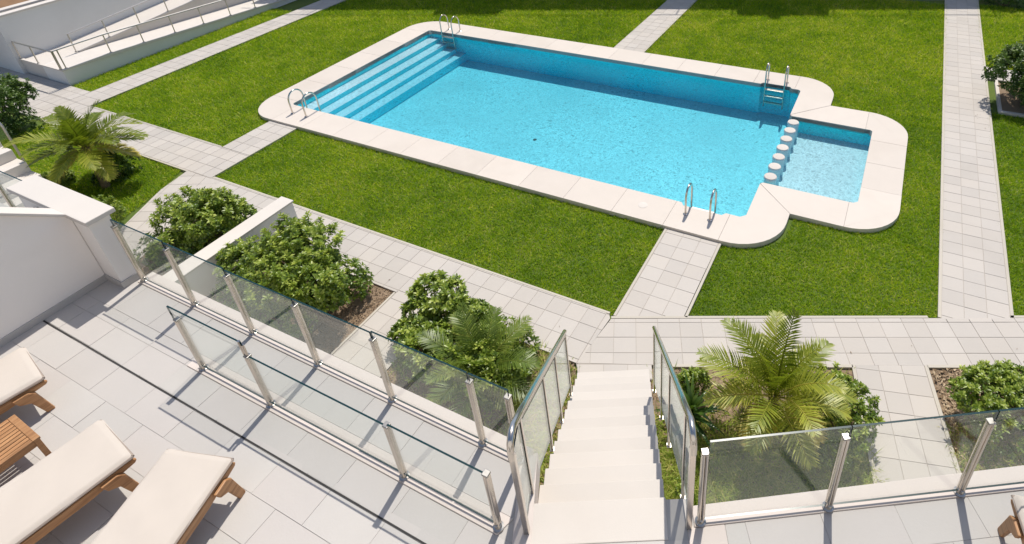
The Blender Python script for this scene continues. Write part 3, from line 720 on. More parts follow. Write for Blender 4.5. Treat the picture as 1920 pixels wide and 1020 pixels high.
# ------------------------------------------------------------------ left parapet walls
root = empty('parapet_wall', UV(-8.1, 1.0, T)); tag(root, 'white plastered side wall rising along the left edge of the terrace', 'wall')
pr = lambda v: 3.80+.78*(2.25-v)
m = MB(lambda x, y, z: UV(-y, x, z)); m.side([(2.215, T-.2), (2.215, pr(2.215)), (-.6, pr(-.6)), (-.6, T-.2)], 8.0, 8.22); obj('wall', m, M['plaster'], root)
m = MB(lambda x, y, z: UV(-y, x, z)); m.side([(2.26, pr(2.26)+.001), (2.26, pr(2.26)+.045), (-.6, pr(-.6)+.045), (-.6, pr(-.6)+.001)], 7.965, 8.25); obj('cap', m, M['cap'], root, bevel=.006)
m = MB(UV); m.box(-7.999, -7.985, -.6, 2.215, T, T+.085); obj('skirting', m, M['skirting'], root)
root = empty('parapet_wall', UV(-8.4, 2.3, T)); tag(root, 'white wall with flat stone cap where the long balustrade begins', 'wall')
m = MB(UV); m.box(-9.2, -7.66, 2.22, 2.44, T-.4, 3.84); obj('wall', m, M['plaster'], root)
m = MB(UV); m.box(-9.26, -7.57, 2.175, 2.485, 3.842, 3.90); obj('cap', m, M['cap'], root, bevel=.008)
m = MB(UV); m.box(-8.0, -7.645, 2.205, 2.219, T, T+.09); m.box(-7.659, -7.645, 2.2191, 2.44, T, T+.09); obj('skirting', m, M['skirting'], root)
m = MB(UV); m.box(-8.92, -8.62, 2.19, 2.219, 3.62, 3.68); m.box(-8.80, -8.76, 2.17, 2.219, 3.56, 3.72); obj('bracket', m, M['rubber'], root)
# retaining wall below the terrace edge
m = MB(UV); m.box(-16.5, -2.2, 2.40, 2.50, -.1, T-.26); o = obj('terrace_wall', m, M['plaster']); tag(o, 'plastered wall carrying the long left edge of the terrace', 'wall')
m = MB(frame(.56, RB(.56), ra)); m.box(.02, 5.0, .04, .15, -.1, T-.26); o = obj('terrace_wall', m, M['plaster']); tag(o, 'plastered wall carrying the right edge of the terrace', 'wall')
# low dividing wall between the two shrubs
root = empty('garden_wall', UV(-10.4, 4.4, 0)); tag(root, 'low white dividing wall between the two big shrubs', 'wall')
m = MB(UV); m.box(-10.555, -10.245, 2.51, 6.03, -.1, .645); obj('wall', m, M['plaster'], root)
m = MB(UV); m.box(-10.575, -10.225, 2.51, 6.06, .647, .685); obj('cap', m, M['cap'], root, bevel=.006)

# ------------------------------------------------------------------ neighbour's corner at the left edge
m = MB(UV); m.prism([(-16.5, -1), (-8.23, -1), (-8.23, 2.2), (-9.3, 2.2), (-9.3, 2.5), (-16.5, 2.5)], T-.26, T+.0); o = obj('terrace', m, M['terrace_tile']); tag(o, 'strip of the neighbouring terrace behind the parapet', 'terrace', kind='structure')
root = empty('glass_balustrade', UV(-10, 2.4, T)); tag(root, 'glass balustrade of the neighbouring terrace cut by the left edge', 'balustrade')
n_tf = frame(*UV(0, 2.40)[:2], YAW)
for x in (-9.42, -10.4, -11.4, -12.4): post(root, n_tf, x, T+.004, 3.71)
for a, b_ in ((-10.4, -9.42), (-11.4, -10.4), (-12.4, -11.4)): pane(root, n_tf, a+.01, b_-.01, T+.05, 3.80)
root = empty('garden_stair', UV(-15.8, 4.0, 0)); tag(root, 'white stepped side stair at the left edge behind the palm fronds', 'staircase')
for k in range(8):
    u0 = -17.35+.36*k; z1 = 1.95-.22*k
    m = MB(UV); m.box(u0, u0+.36+.012, 3.45, 4.25, -.1 if k else -.1, z1); obj('step', m, M['cap'], root, bevel=.006)
root = empty('stair_railing', UV(-17.4, 4.7, 0)); tag(root, 'small glass railing beside the dark shrub at the left edge', 'railing')
n2 = frame(*UV(-17.2, 4.62)[:2], YAW)
m = MB(n2); m.tube([(-3, 0, 1.72), (-.3, 0, 1.72), (-.22, 0, 1.70), (-.18, 0, 1.62), (-.18, 0, -.05)], .025, 8); obj('frame', m, M['steel_matt'], root, smooth=True)
pane(root, n2, -3.0, -.22, .5, 1.68)

# ------------------------------------------------------------------ access ramp at the top left
root = empty('access_ramp', UV(-23.6, 9, 0)); tag(root, 'white switchback access ramp at the upper left', 'ramp')
zr1 = lambda v: .49 if v < 9.4 else max(.02, .49-.049*(v-9.4))
zr2 = lambda v: .49 if v < 9.15 else .49+.094*(v-9.15)
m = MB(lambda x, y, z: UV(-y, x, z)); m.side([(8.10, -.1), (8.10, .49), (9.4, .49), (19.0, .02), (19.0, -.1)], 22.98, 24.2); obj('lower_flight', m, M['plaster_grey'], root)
m = MB(lambda x, y, z: UV(-y, x, z)); m.side([(8.104, -.1), (8.104, .492), (9.15, .492), (19.0, .492+.094*9.85), (19.0, -.1)], 24.202, 25.5); obj('upper_flight', m, M['cap'], root)
m = MB(lambda x, y, z: UV(-y, x, z)); m.side([(8.06, .491), (8.06, .53), (9.4, .53), (18.6, .065), (18.6, .025)], 22.93, 23.08); obj('kerb', m, M['cap'], root)
m = MB(lambda x, y, z: UV(-y, x, z)); m.side([(9.2, .496), (9.2, .54), (19.0, .54+.094*9.8), (19.0, .43+.094*9.8)], 24.16, 24.27); obj('kerb', m, M['cap'], root)
m = MB(UV); m.box(-25.5, -23.08, 8.06, 8.14, .491, .53); obj('kerb', m, M['cap'], root)
lp = MB(UV); lp.prism([(-24.19, 8.15), (-23.09, 8.15), (-23.09, 18.9), (-24.19, 18.9)], lambda u, v: zr1(v)-.0, lambda u, v: zr1(v)+.004)
m = MB(lambda x, y, z: UV(-y, x, z)); m.side([(8.15, .45), (8.15, .4945), (9.4, .4945), (18.9, .0290), (18.9, .0)], 23.085, 24.15); obj('ramp_surface', m, M['cap'], root)
def tube_rail(label, tf, posts, top, r=.019, mid=False):
    """posts: (x, z0); top: z of the rail at x"""
    e = empty('ramp_railing', tf(posts[0][0], 0, posts[0][1])); tag(e, label, 'railing', 'steel railings of the ramp')
    m = MB(tf); m.tube([(x, 0, top(x)) for x, _ in posts], .023, 8); obj('handrail', m, M['steel_matt'], e, smooth=True)
    for x, z0 in posts:
        m = MB(tf); m.tube([(x, 0, z0), (x, 0, top(x))], r, 8); o = obj('post', m, M['steel_matt'], e, smooth=True)
        f = MB(tf); f.lathe(x, 0, [(.045, z0-.003), (.045, z0+.01), (.02, z0+.018)], 12); obj('base_plate', f, M['steel_matt'], o, smooth=True)
f1 = frame(*UV(-23.0, 0)[:2], YAW+math.pi/2)
tube_rail('steel railing on the outer edge of the ramp beside the lawn strip', f1, [(v, zr1(v)+.035) for v in (8.1, 8.22, 9.55, 10.6, 11.68, 12.75, 13.83, 14.9, 15.95)], lambda v: zr1(v)+.66)
f2 = frame(*UV(-24.22, 0)[:2], YAW+math.pi/2)
tube_rail('steel railing between the two flights of the ramp', f2, [(v, zr2(v)+.04) for v in (9.13, 10.22, 11.3, 12.36, 13.45, 14.55, 15.6)], lambda v: zr2(v)+.66)
f3 = frame(*UV(0, 8.1)[:2], YAW)
tube_rail('short steel railing across the ramp landing', f3, [(-25.42, .525), (-24.36, .525), (-23.08, .525)], lambda x: 1.12)
root = empty('retaining_wall', UV(-25.6, 10, 0)); tag(root, 'tall white retaining wall behind the ramp', 'wall')
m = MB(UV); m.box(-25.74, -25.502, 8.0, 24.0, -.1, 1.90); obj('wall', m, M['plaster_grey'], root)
m = MB(UV); m.box(-25.78, -25.47, 7.96, 24.0, 1.902, 1.965); obj('cap', m, M['cap'], root, bevel=.008)
m = MB(UV); m.box(-27.5, -25.742, 8.0, 8.22, -.1, 1.60); obj('end_wall', m, M['plaster_grey'], root)
root = empty('retaining_wall', UV(-27, 10, 0)); tag(root, 'second white wall in front of the brown bank at the top left corner', 'wall')
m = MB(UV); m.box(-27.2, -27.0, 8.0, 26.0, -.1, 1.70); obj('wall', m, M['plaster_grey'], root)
m = MB(UV); m.box(-27.25, -26.95, 7.96, 26.0, 1.702, 1.77); obj('cap', m, M['cap'], root, bevel=.008)
rs = np.random.RandomState(3)
gx, gy = np.meshgrid(np.linspace(-42, -27.22, 40), np.linspace(5, 40, 60), indexing='ij')
gz = 1.55+.32*(-27.2-gx)+rs.uniform(-.09, .09, gx.shape)
gv = np.stack([gx*EU[0]+gy*EV[0], gx*EU[1]+gy*EV[1], gz], -1).reshape(-1, 3)
ii = (np.arange(39)[:, None]*60+np.arange(59)[None]).ravel()
o = fast('hillside', gv, np.stack([ii, ii+60, ii+61, ii+1], 1), M['bank']); tag(o, 'brown earth bank beyond the white walls', 'hillside', kind='structure')

# ------------------------------------------------------------------ apartment building beyond the frame that shades the far lawn
BA = math.atan2(-3.7, 27.0); btf = frame(-13.5, 28.05, BA); BH = 7.0
root = empty('apartment_building', btf(14, 4, 0)); tag(root, 'white apartment building whose roofline shades the far lawn', 'building')
m = MB(btf); m.box(.6, 40, 0, 9, -.1, BH); obj('wall', m, M['plaster'], root)
for a, b_, h in ((8.6, 11.2, .95), (20.2, 23.4, 1.05), (31, 36, .8)):
    m = MB(btf); m.box(a, b_, .02, 1.0, BH+.001, BH+h); obj('roof_parapet', m, M['plaster'], root)
m = MB(btf); m.tube([(.7, .1, BH+1.25), (39, .1, BH+1.25)], .03, 8); obj('roof_rail', m, M['steel_matt'], root)
for x in (3.5, 6.2, 12.9, 15.4, 18.0, 20.0, 23.6, 26.2, 29):
    m = MB(btf); m.tube([(x, .1, BH), (x, .1, BH+1.25)], .025, 6); obj('rail_post', m, M['steel_matt'], root)
m = MB(btf); m.lathe(21.6, .5, [(.10, BH+1.05), (.10, BH+1.7), (.24, BH+1.75), (.24, BH+2.2), (.05, BH+2.6)], 12); obj('chimney', m, M['plaster'], root)
for fl in range(2):
    for k in range(9):
        m = MB(btf); x = 2.5+4.1*k; z = .9+3.1*fl
        m.box(x, x+1.6, -.03, .02, z, z+1.5); o = obj('window', m, M['cap'], root)
        m = MB(btf); m.box(x+.07, x+1.53, -.045, -.031, z+.07, z+1.43); obj('pane', m, M['window_glass'], o)

# ------------------------------------------------------------------ the house the terrace belongs to, unseen behind the viewer, added to bounce fill light
root = empty('house', (-1.5, -2.6, T)); tag(root, 'unseen white house facade added behind the terrace to bounce light', 'house')
m = MB(); m.box(-9.5, 6.5, -4.5, -2.2, -.1, 9.6); obj('wall', m, M['plaster'], root)
for x in (-6.6, -1.2, 3.4):
    m = MB(); m.box(x-1.1, x+1.1, -2.199, -2.16, T+.02, T+2.2); o = obj('door', m, M['cap'], root)
    m = MB(); m.box(x-1.02, x+1.02, -2.159, -2.145, T+.08, T+2.12); obj('pane', m, M['window_glass'], o)

# ------------------------------------------------------------------ sun loungers and side table
def lounger():
    root = empty('sun_lounger', (0, 0, 0))
    hw = .315; Lg = 1.95
    # mattress: rounded, slightly crowned slab
    nx, ny = 60, 24; vs_ = []; fs = []
    def pt(i, j, top):
        x = -Lg*i/nx; y = -hw+2*hw*j/ny
        rc = .03; cxx = min(max(x, -Lg+rc), -rc); cyy = min(max(y, -hw+rc), hw-rc); dd = math.hypot(x-cxx, y-cyy)
        if abs(x-cxx) > 0 and abs(y-cyy) > 0 and dd > rc: x, y = cxx+(x-cxx)*rc/dd, cyy+(y-cyy)*rc/dd
        dd = math.hypot(x-cxx, y-cyy)
        e = (rc-dd) if dd > 0 else min(min(x+Lg, -x), min(y+hw, hw-y)); e = max(0.0, e); c = min(1, e/.018); rd = math.sqrt(max(0, 1-(1-c)**2))
        zz = .352+(.034*rd+.008*min(1, e/.12)+.004*math.sin(x*7+y*3)+.002*math.sin(x*19-y*11) if top else -.034*rd)
        return (x, y, zz)
    for top in (1, 0):
        for i in range(nx+1):
            for j in range(ny+1): vs_.append(pt(i, j, top))
    S_ = (nx+1)*(ny+1)
    for i in range(nx):
        for j in range(ny):
            a = i*(ny+1)+j; fs.append((a, a+1, a+ny+2, a+ny+1)); fs.append((S_+a+ny+1, S_+a+ny+2, S_+a+1, S_+a))
    m = MB(); m.add(vs_, fs); mt = obj('mattress', m, M['fabric'], root, smooth=False, origin=(0, 0, .32))
    mt.data.polygons.foreach_set('use_smooth', [True]*len(mt.data.polygons))
    m = MB(); m.tube([(-.012, -hw+.012, .352), (-.012, hw-.012, .352), (-Lg+.012, hw-.012, .352), (-Lg+.012, -hw+.012, .352), (-.012, -hw+.012, .352)], .014, 6); obj('piping', m, M['piping'], mt, smooth=True)
    for s in (-1, 1):
        y = s*(hw-.03)
        m = MB(); m.side([(-.02, .275), (-.0, .295), (-.02, .318), (-Lg, .318), (-Lg, .235), (-.34, .235)], y-.016, y+.016); obj('side_rail', m, M['teak'], root, bevel=.006)
        for lx, sg in ((-.19, 1), (-1.62, -1)):
            m = MB(); yo = y+s*.034
            m.side([(lx-sg*.085, .308), (lx+sg*.035, .310), (lx+sg*.08, .268), (lx+sg*.125, .0), (lx+sg*.06, .0), (lx+sg*.012, .19), (lx-sg*.06, .232)], yo-.017, yo+.017); obj('leg', m, M['teak'], root, bevel=.008)
    for lx in (-.25, -.75, -1.25, -1.75):
        m = MB(); m.box(lx-.03, lx+.03, -hw+.047, hw-.047, .245, .285); obj('cross_bar', m, M['teak'], root)
    for k in range(14):
        x = -.06-.137*k
        m = MB(); m.box(x-.05, x, -hw+.048, hw-.048, .2865, .303); obj('slat', m, M['teak'], root)
    return root
proto = lounger()
spots = [((-3.46, 3.10), -100.5, 'cream sun lounger nearest the staircase, turned slightly from the others'), ((-4.27, 3.285), -125.0, 'cream sun lounger in the middle, right of the teak side table'),
         ((-5.635, 4.125), -128.0, 'cream sun lounger at the left edge beyond the side table'), ((3.19, 2.40), -104.0, 'cream sun lounger cut by the bottom right corner')]
LOUNGERS = [proto]+[copy_tree(proto) for _ in range(3)]
for o, (xy, a, lab) in zip(LOUNGERS, spots):
    o.location = (xy[0], xy[1], T+.002); o.rotation_euler = (0, 0, math.radians(a+180)); tag(o, lab, 'sun lounger', 'sun loungers on the terrace')
tb = empty('side_table', (0, 0, 0)); tag(tb, 'low slatted teak side table between two sun loungers', 'side table')
TWD, TL_ = .47, .60
for s in (0, 1):
    m = MB(); m.box(0 if s else 0, 0, 0, 0, 0, 0)
m = MB(); m.box(-.055, 0, 0, TWD, .275, .30); obj('frame_board', m, M['teak'], tb, bevel=.004)
m = MB(); m.box(-TL_, -TL_+.055, 0, TWD, .275, .30); obj('frame_board', m, M['teak'], tb, bevel=.004)
m = MB(); m.box(-TL_+.056, -.056, 0, .045, .275, .30); obj('frame_board', m, M['teak'], tb, bevel=.004)
m = MB(); m.box(-TL_+.056, -.056, TWD-.045, TWD, .275, .30); obj('frame_board', m, M['teak'], tb, bevel=.004)
for k in range(8):
    y0 = .052+k*(TWD-.104+.008)/8
    m = MB(); m.box(-TL_+.057, -.057, y0, y0+(TWD-.104+.008)/8-.009, .277, .298); obj('slat', m, M['teak'], tb, bevel=.002)
for a in (-.05, -TL_+.008):
    for y in (.006, TWD-.048):
        m = MB(); m.box(a, a+.042, y, y+.042, 0, .2745); obj('leg', m, M['teak'], tb, bevel=.004)
for y in (.012, TWD-.032):
    m = MB(); m.box(-TL_+.051, -.051, y, y+.02, .215, .2745); obj('apron', m, M['teak'], tb)
for x in (-.036, -TL_+.014):
    m = MB(); m.box(x, x+.02, .049, TWD-.049, .215, .2745); obj('apron', m, M['teak'], tb)
tb.location = (-5.03, 3.365, T+.002); tb.rotation_euler = (0, 0, math.radians(60.5))

# ------------------------------------------------------------------ plants
def nrm(a): return a/np.maximum(1e-9, np.linalg.norm(a, axis=-1, keepdims=True))
def rosettes(P, Nn, k, Ln, W, rs, tint0, spread=(15, 80), tv=.3):
    n = len(P); Nn = nrm(Nn)
    a = np.where(np.abs(Nn[:, 2:3]) < .9, np.array([[0, 0, 1.]]), np.array([[1., 0, 0]])); t1 = nrm(np.cross(Nn, a)); t2 = np.cross(Nn, t1)
    ph = rs.uniform(0, 2*np.pi, (n, 1))+np.arange(k)[None]*2.399+rs.uniform(-.3, .3, (n, k))
    th = np.radians(spread[0]+(spread[1]-spread[0])*((np.arange(k)[None]+.5)/k)**.8+rs.uniform(-9, 9, (n, k)))
    tang = t1[:, None]*np.cos(ph)[..., None]+t2[:, None]*np.sin(ph)[..., None]
    d = nrm(Nn[:, None]*np.cos(th)[..., None]+tang*np.sin(th)[..., None])
    side = nrm(np.cross(d, Nn[:, None]+1e-3)); up = np.cross(side, d)
    ln = Ln*rs.uniform(.7, 1.15, (n, k, 1))*(0.55+.45*(np.arange(k)[None, :, None]+1)/k)
    P_ = P[:, None]; w = W*rs.uniform(.8, 1.2, (n, k, 1))*(.6+.4*(np.arange(k)[None, :, None]+1)/k)
    b = P_+d*ln*.04
    mid = P_+d*ln*.62
    l_ = mid-side*w*.5+up*ln*.05; r_ = mid+side*w*.5+up*ln*.05; m_ = P_+d*ln*.6-up*ln*.02
    t = P_+d*ln-up*ln*.10
    V = np.stack([b, l_, t, r_, m_], 2).reshape(-1, 3)
    o = np.arange(n*k)[:, None]*5
    F_ = np.concatenate([o+np.array([[0, 4, 1]]), o+np.array([[4, 2, 1]]), o+np.array([[0, 3, 4]]), o+np.array([[4, 3, 2]])], 0)
    tn = np.clip(tint0[:, None]+rs.uniform(-tv, tv, (n, k)), 0, 1); tn = np.repeat(tn.reshape(-1), 5)
    return V, F_, tn
def shrub(label, c, rx, ry, h, n, seed, mat='shrub_leaf', leaf=(.108, .043), clumps=16, rot=YAW, z0=-.03, name='shrub', kk=9, bright=.45):
    rs = np.random.RandomState(seed)
    ca, sa_ = math.cos(rot), math.sin(rot)
    C = []
    for i in range(clumps):
        a = rs.uniform(0, 2*np.pi); rr = math.sqrt(rs.uniform(0, 1))*.74; z = rs.uniform(.16, .80)
        C.append((rr*math.cos(a), rr*math.sin(a), z, rs.uniform(.20, .38)))
    C.append((0, 0, .42, .46)); C = np.array(C)
    P = []; NN = []; dark = []
    while len(P) < n:
        i = rs.randint(len(C)); d = rs.normal(size=3); d /= np.linalg.norm(d)
        if d[2] < -.45: continue
        s = rs.choice([1.0, .84, .66], p=[.72, .18, .10])
        p = C[i, :3]+d*C[i, 3]*s*rs.uniform(.92, 1.16)*np.array([1, 1, .9])
        dd = np.linalg.norm(C[:, :3]-p, axis=1)/C[:, 3]
        dd[i] = 9
        if (dd < .80).any() and rs.uniform() < .93: continue
        if p[2] < .04: continue
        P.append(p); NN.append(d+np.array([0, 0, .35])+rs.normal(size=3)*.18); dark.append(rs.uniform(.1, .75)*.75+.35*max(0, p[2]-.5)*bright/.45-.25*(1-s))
    top = sorted(range(len(P)), key=lambda q: -(P[q][2]+.5*rs.uniform()))[:int(n*.22)]     # stray upright shoots
    for q in top:
        if rs.uniform() < .45:
            ex = rs.uniform(.05, .19); lean = np.array([rs.normal()*.25, rs.normal()*.25, 1.0])+.5*NN[q]/np.linalg.norm(NN[q])
            lean /= np.linalg.norm(lean)
            for f_ in (.4, .75, 1.0):
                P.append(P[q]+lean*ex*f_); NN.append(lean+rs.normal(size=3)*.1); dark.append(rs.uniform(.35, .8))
    P = np.array(P); NN = np.array(NN)
    P = P*np.array([rx, ry, h]); NN = NN/np.array([rx, ry, h])
    X = np.stack([c[0]+P[:, 0]*ca-P[:, 1]*sa_, c[1]+P[:, 0]*sa_+P[:, 1]*ca, z0+P[:, 2]], 1)
    NX = np.stack([NN[:, 0]*ca-NN[:, 1]*sa_, NN[:, 0]*sa_+NN[:, 1]*ca, NN[:, 2]], 1)
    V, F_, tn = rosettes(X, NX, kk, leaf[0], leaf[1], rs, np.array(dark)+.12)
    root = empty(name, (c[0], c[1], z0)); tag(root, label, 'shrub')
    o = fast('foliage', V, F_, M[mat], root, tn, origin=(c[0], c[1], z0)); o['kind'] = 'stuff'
    m = MB()
    for i in range(len(C)):
        q = C[i]; x = q[0]*rx*.8; y = q[1]*ry*.8
        m.tube([(c[0]+.15*(x*ca-y*sa_), c[1]+.15*(x*sa_+y*ca), z0-.02), (c[0]+.6*(x*ca-y*sa_), c[1]+.6*(x*sa_+y*ca), z0+q[2]*h*.5), (c[0]+x*ca-y*sa_, c[1]+x*sa_+y*ca, z0+q[2]*h)], .014, 6, .005)
    obj('stem', m, M['bark'], root)
    return root
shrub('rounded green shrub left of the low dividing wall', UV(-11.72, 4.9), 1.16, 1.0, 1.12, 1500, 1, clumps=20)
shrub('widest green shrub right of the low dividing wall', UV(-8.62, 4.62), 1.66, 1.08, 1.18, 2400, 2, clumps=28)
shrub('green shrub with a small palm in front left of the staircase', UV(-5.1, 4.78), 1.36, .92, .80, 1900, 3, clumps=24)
shrub('dark dense shrub at the left edge above the palm', UV(-21.3, 5.9), 1.15, 1.05, 1.3, 1400, 4, 'shrub_dark', (.10, .04), 18)
shrub('small dark round shrub beside the leaning palm trunk', UV(-15.95, 5.62), .52, .48, .66, 380, 5, 'shrub_dark', (.075, .032), 10)
shrub('small bright green shrub beside the capped wall', UV(-14.0, 4.42), .38, .38, .72, 420, 6, 'shrub_leaf', (.08, .03), 8, bright=.9)
shrub('leafy shrub right of the big palm', (3.02, 5.05), .55, .75, .7, 520, 7, 'shrub_leaf', (.075, .03), 12, rot=0)
shrub('wide leafy shrub cut by the right edge below the crossing path', (5.85, 4.95), 1.4, .85, .62, 1500, 8, 'shrub_leaf', (.08, .032), 18, rot=-.1)
shrub('glossy shrub in the kerbed bed at the top right', UV(3.85, 17.25), 1.35, 1.2, 1.4, 2100, 9, 'shrub_dark', (.12, .042), 22, z0=-.02)
shrub('low yellow green ground shrub under the leaning palm', UV(-16.9, 4.9), .55, .4, .35, 260, 10, 'shrub_leaf', (.08, .03), 8)
shrub('dark clipped shrub at the far end of the right lawn', (14.6, 20.9), .9, .6, .8, 420, 11, 'shrub_dark', (.09, .035), 10)
shrub('low leafy tuft between the staircase and the big palm bed', (.78, 3.75), .2, .65, .45, 220, 12, 'shrub_leaf', (.06, .024), 8, rot=0)

def frond_mesh(Ln, az, el, droop, leaflet, npair, rs, tint, curlw=.012, twist=0.0, vee=.35):
    t = np.linspace(0, 1, 22); e = el-droop*t**1.5
    ds = Ln/21; hx = np.concatenate([[0], np.cumsum(np.cos(e[:-1])*ds)]); hz = np.concatenate([[0], np.cumsum(np.sin(e[:-1])*ds)])
    A = az+twist*t**2
    P = np.stack([hx*np.cos(A), hx*np.sin(A), hz], 1)
    T_ = nrm(np.gradient(P, axis=0)); S_ = nrm(np.cross(T_, np.array([0, 0, 1.]))); U_ = np.cross(S_, T_)
    V = []; F_ = []; tn = []
    # rachis: thin 3-sided strip
    for i in range(22):
        w = .016*(1-.8*t[i])
        V += [P[i]-S_[i]*w, P[i]+S_[i]*w, P[i]+U_[i]*w*1.1]; tn += [min(1, tint+.25)]*3
    for i in range(21):
        a = 3*i
        for q in ((0, 1), (1, 2), (2, 0)): F_ += [(a+q[0], a+q[1], a+3+q[1]), (a+q[0], a+3+q[1], a+3+q[0])]
    for s in (-1, 1):
        for j in range(npair):
            tt = .14+.85*(j+rs.uniform(-.2, .2)+.5)/npair; k = min(20, int(tt*21)); fk = tt*21-k
            p = P[k]*(1-fk)+P[k+1]*fk; Tn, Sn, Un = T_[k], S_[k], U_[k]
            ll = leaflet*(math.sin(math.pi*min(1, .18+.80*tt))**.7)*rs.uniform(.85, 1.1)
            fw = .45+.75*tt+rs.uniform(-.1, .1)
            d = nrm(Tn*fw+Sn*s+Un*(vee+rs.uniform(-.12, .12)))
            dr = np.array([0, 0, -1.])*rs.uniform(.18, .5)
            w = nrm(np.cross(d, Un))*curlw*rs.uniform(.8, 1.15)
            m1 = p+d*ll*.5+dr*ll*.10; m2 = p+d*ll*.95+dr*ll*.42
            o = len(V); V += [p-w*.55, p+w*.55, m1-w, m1+w, m2]
            F_ += [(o, o+1, o+3), (o, o+3, o+2), (o+2, o+3, o+4)]
            c = np.clip(tint+rs.uniform(-.13, .13), 0, 1); tn += [c, c, c, c, min(1, c+.2)]
    return np.array(V), np.array(F_), np.array(tn)
def palm(label, base, crown, fronds, seed, mat='palm_leaf', r0=.07, r1=.05, leaflet=.34, npair=34, name='palm_tree', lw=.012):
    rs = np.random.RandomState(seed)
    root = empty(name, base); tag(root, label, 'palm')
    B = Vector(base); C = Vector(crown); m = MB()
    pts = [tuple(B+(C-B)*k/8+Vector((math.sin(k*.4)*.02, 0, 0))) for k in range(9)]
    m.tube([(pts[0][0], pts[0][1], pts[0][2]-.05)]+pts, r0, 10, r1)
    for k in range(10):
        a = k*2.4; zz = C.z-.02-.02*(k % 5)
        m.tube([(C.x, C.y, C.z-.16), (C.x+.05*math.cos(a), C.y+.05*math.sin(a), zz), (C.x+.075*math.cos(a), C.y+.075*math.sin(a), zz+.12)], .022, 5, .008)
    obj('trunk', m, M['bark'], root, smooth=True)
    for (az, el, Ln, dr, tint) in fronds:
        V, F_, tn = frond_mesh(Ln, math.radians(az), math.radians(el), math.radians(dr), leaflet, npair, rs, tint, lw, rs.uniform(-.15, .15), rs.uniform(.2, .45))
        V = V+np.array(crown)+np.array([math.cos(math.radians(az))*.03, math.sin(math.radians(az))*.03, 0])
        fast('frond', V, F_, M[mat], root, tn, origin=tuple(crown))
def ring(n, seed, el, Ln, dr, tint, az0=0):
    rs = np.random.RandomState(seed)
    return [(az0+360*k/n+rs.uniform(-14, 14), el+rs.uniform(-8, 8), Ln*rs.uniform(.88, 1.1), dr+rs.uniform(-10, 10), min(1, max(0, tint+rs.uniform(-.15, .15)))) for k in range(n)]
palm('big feathery palm right of the staircase behind the glass', (2.10, 5.16, -.03), (2.08, 5.13, .72),
     ring(8, 21, 24, 1.0, 60, .56, 10)+ring(7, 22, 52, 1.12, 66, .48, 30)+ring(5, 23, 76, 1.22, 40, .38, 55)+ring(5, 24, -2, .72, 45, .85, 25), 31, lw=.0115, npair=32, leaflet=.35)
palm('leaning feathery palm at the left beside the capped wall', (*UV(-15.86, 5.27)[:2], -.04), (UV(-15.86, 5.27)[0]-.02, UV(-15.86, 5.27)[1]+.05, 1.02),
     ring(9, 25, 18, 1.22, 62, .4, 0)+ring(8, 26, 45, 1.28, 72, .36, 20)+ring(4, 27, 72, 1.15, 40, .3, 40)+ring(6, 28, -14, 1.1, 50, .8, 10), 32, 'palm_leaf', .095, .075, .36, 36, lw=.017)
palm('small feathery palm in front of the shrub left of the staircase', (-1.95, 6.0, -.03), (-1.95, 5.98, .42),
     ring(8, 29, 25, .95, 60, .42, 0)+ring(7, 30, 52, 1.0, 60, .38, 25)+ring(3, 33, 74, .95, 35, .3, 10)+ring(4, 34, 0, .8, 40, .75, 40), 33, 'palm_dark', .05, .045, .32, 30, lw=.0095)
# strap leaved plant beside the stair
root = empty('strap_leaf_plant', (1.02, 5.25, -.03)); tag(root, 'dark rosette plant with long strap leaves beside the staircase railing', 'plant')
rs = np.random.RandomState(44)
for k in range(34):
    az = k*2.399+rs.uniform(-.2, .2); el = math.radians(78-62*(k/34)+rs.uniform(-6, 6)); Ln = rs.uniform(.42, .6)*(1 if k > 4 else .7)
    tt = np.linspace(0, 1, 8); e = el-math.radians(70)*tt**1.6; ds = Ln/7
    hx = np.concatenate([[0], np.cumsum(np.cos(e[:-1])*ds)]); hz = np.concatenate([[0], np.cumsum(np.sin(e[:-1])*ds)])
    S_ = np.array([-math.sin(az), math.cos(az), 0]); V = []; F_ = []
    for i in range(8):
        p = np.array([1.02+hx[i]*math.cos(az), 5.25+hx[i]*math.sin(az), .10+.25*(1-k/34)+hz[i]]); w = .028*math.sin(math.pi*min(.97, .25+.75*tt[i]))+.001
        V += [p-S_*w+np.array([0, 0, w*.5]), p, p+S_*w+np.array([0, 0, w*.5])]
    for i in range(7):
        a = 3*i; F_ += [(a, a+1, a+4, a+3), (a+1, a+2, a+5, a+4)]
    c = np.clip(.35+.4*(1-k/34)+rs.uniform(-.15, .2), 0, 1)
    fast('leaf', V, F_, M['strap_leaf'], root, np.full(len(V), c), origin=(1.02, 5.25, -.03))
shrub('bright leafy shrub behind the strap leaved plant', (1.02, 5.72), .34, .24, .55, 260, 13, 'shrub_leaf', (.07, .03), 8, rot=0, bright=.9)

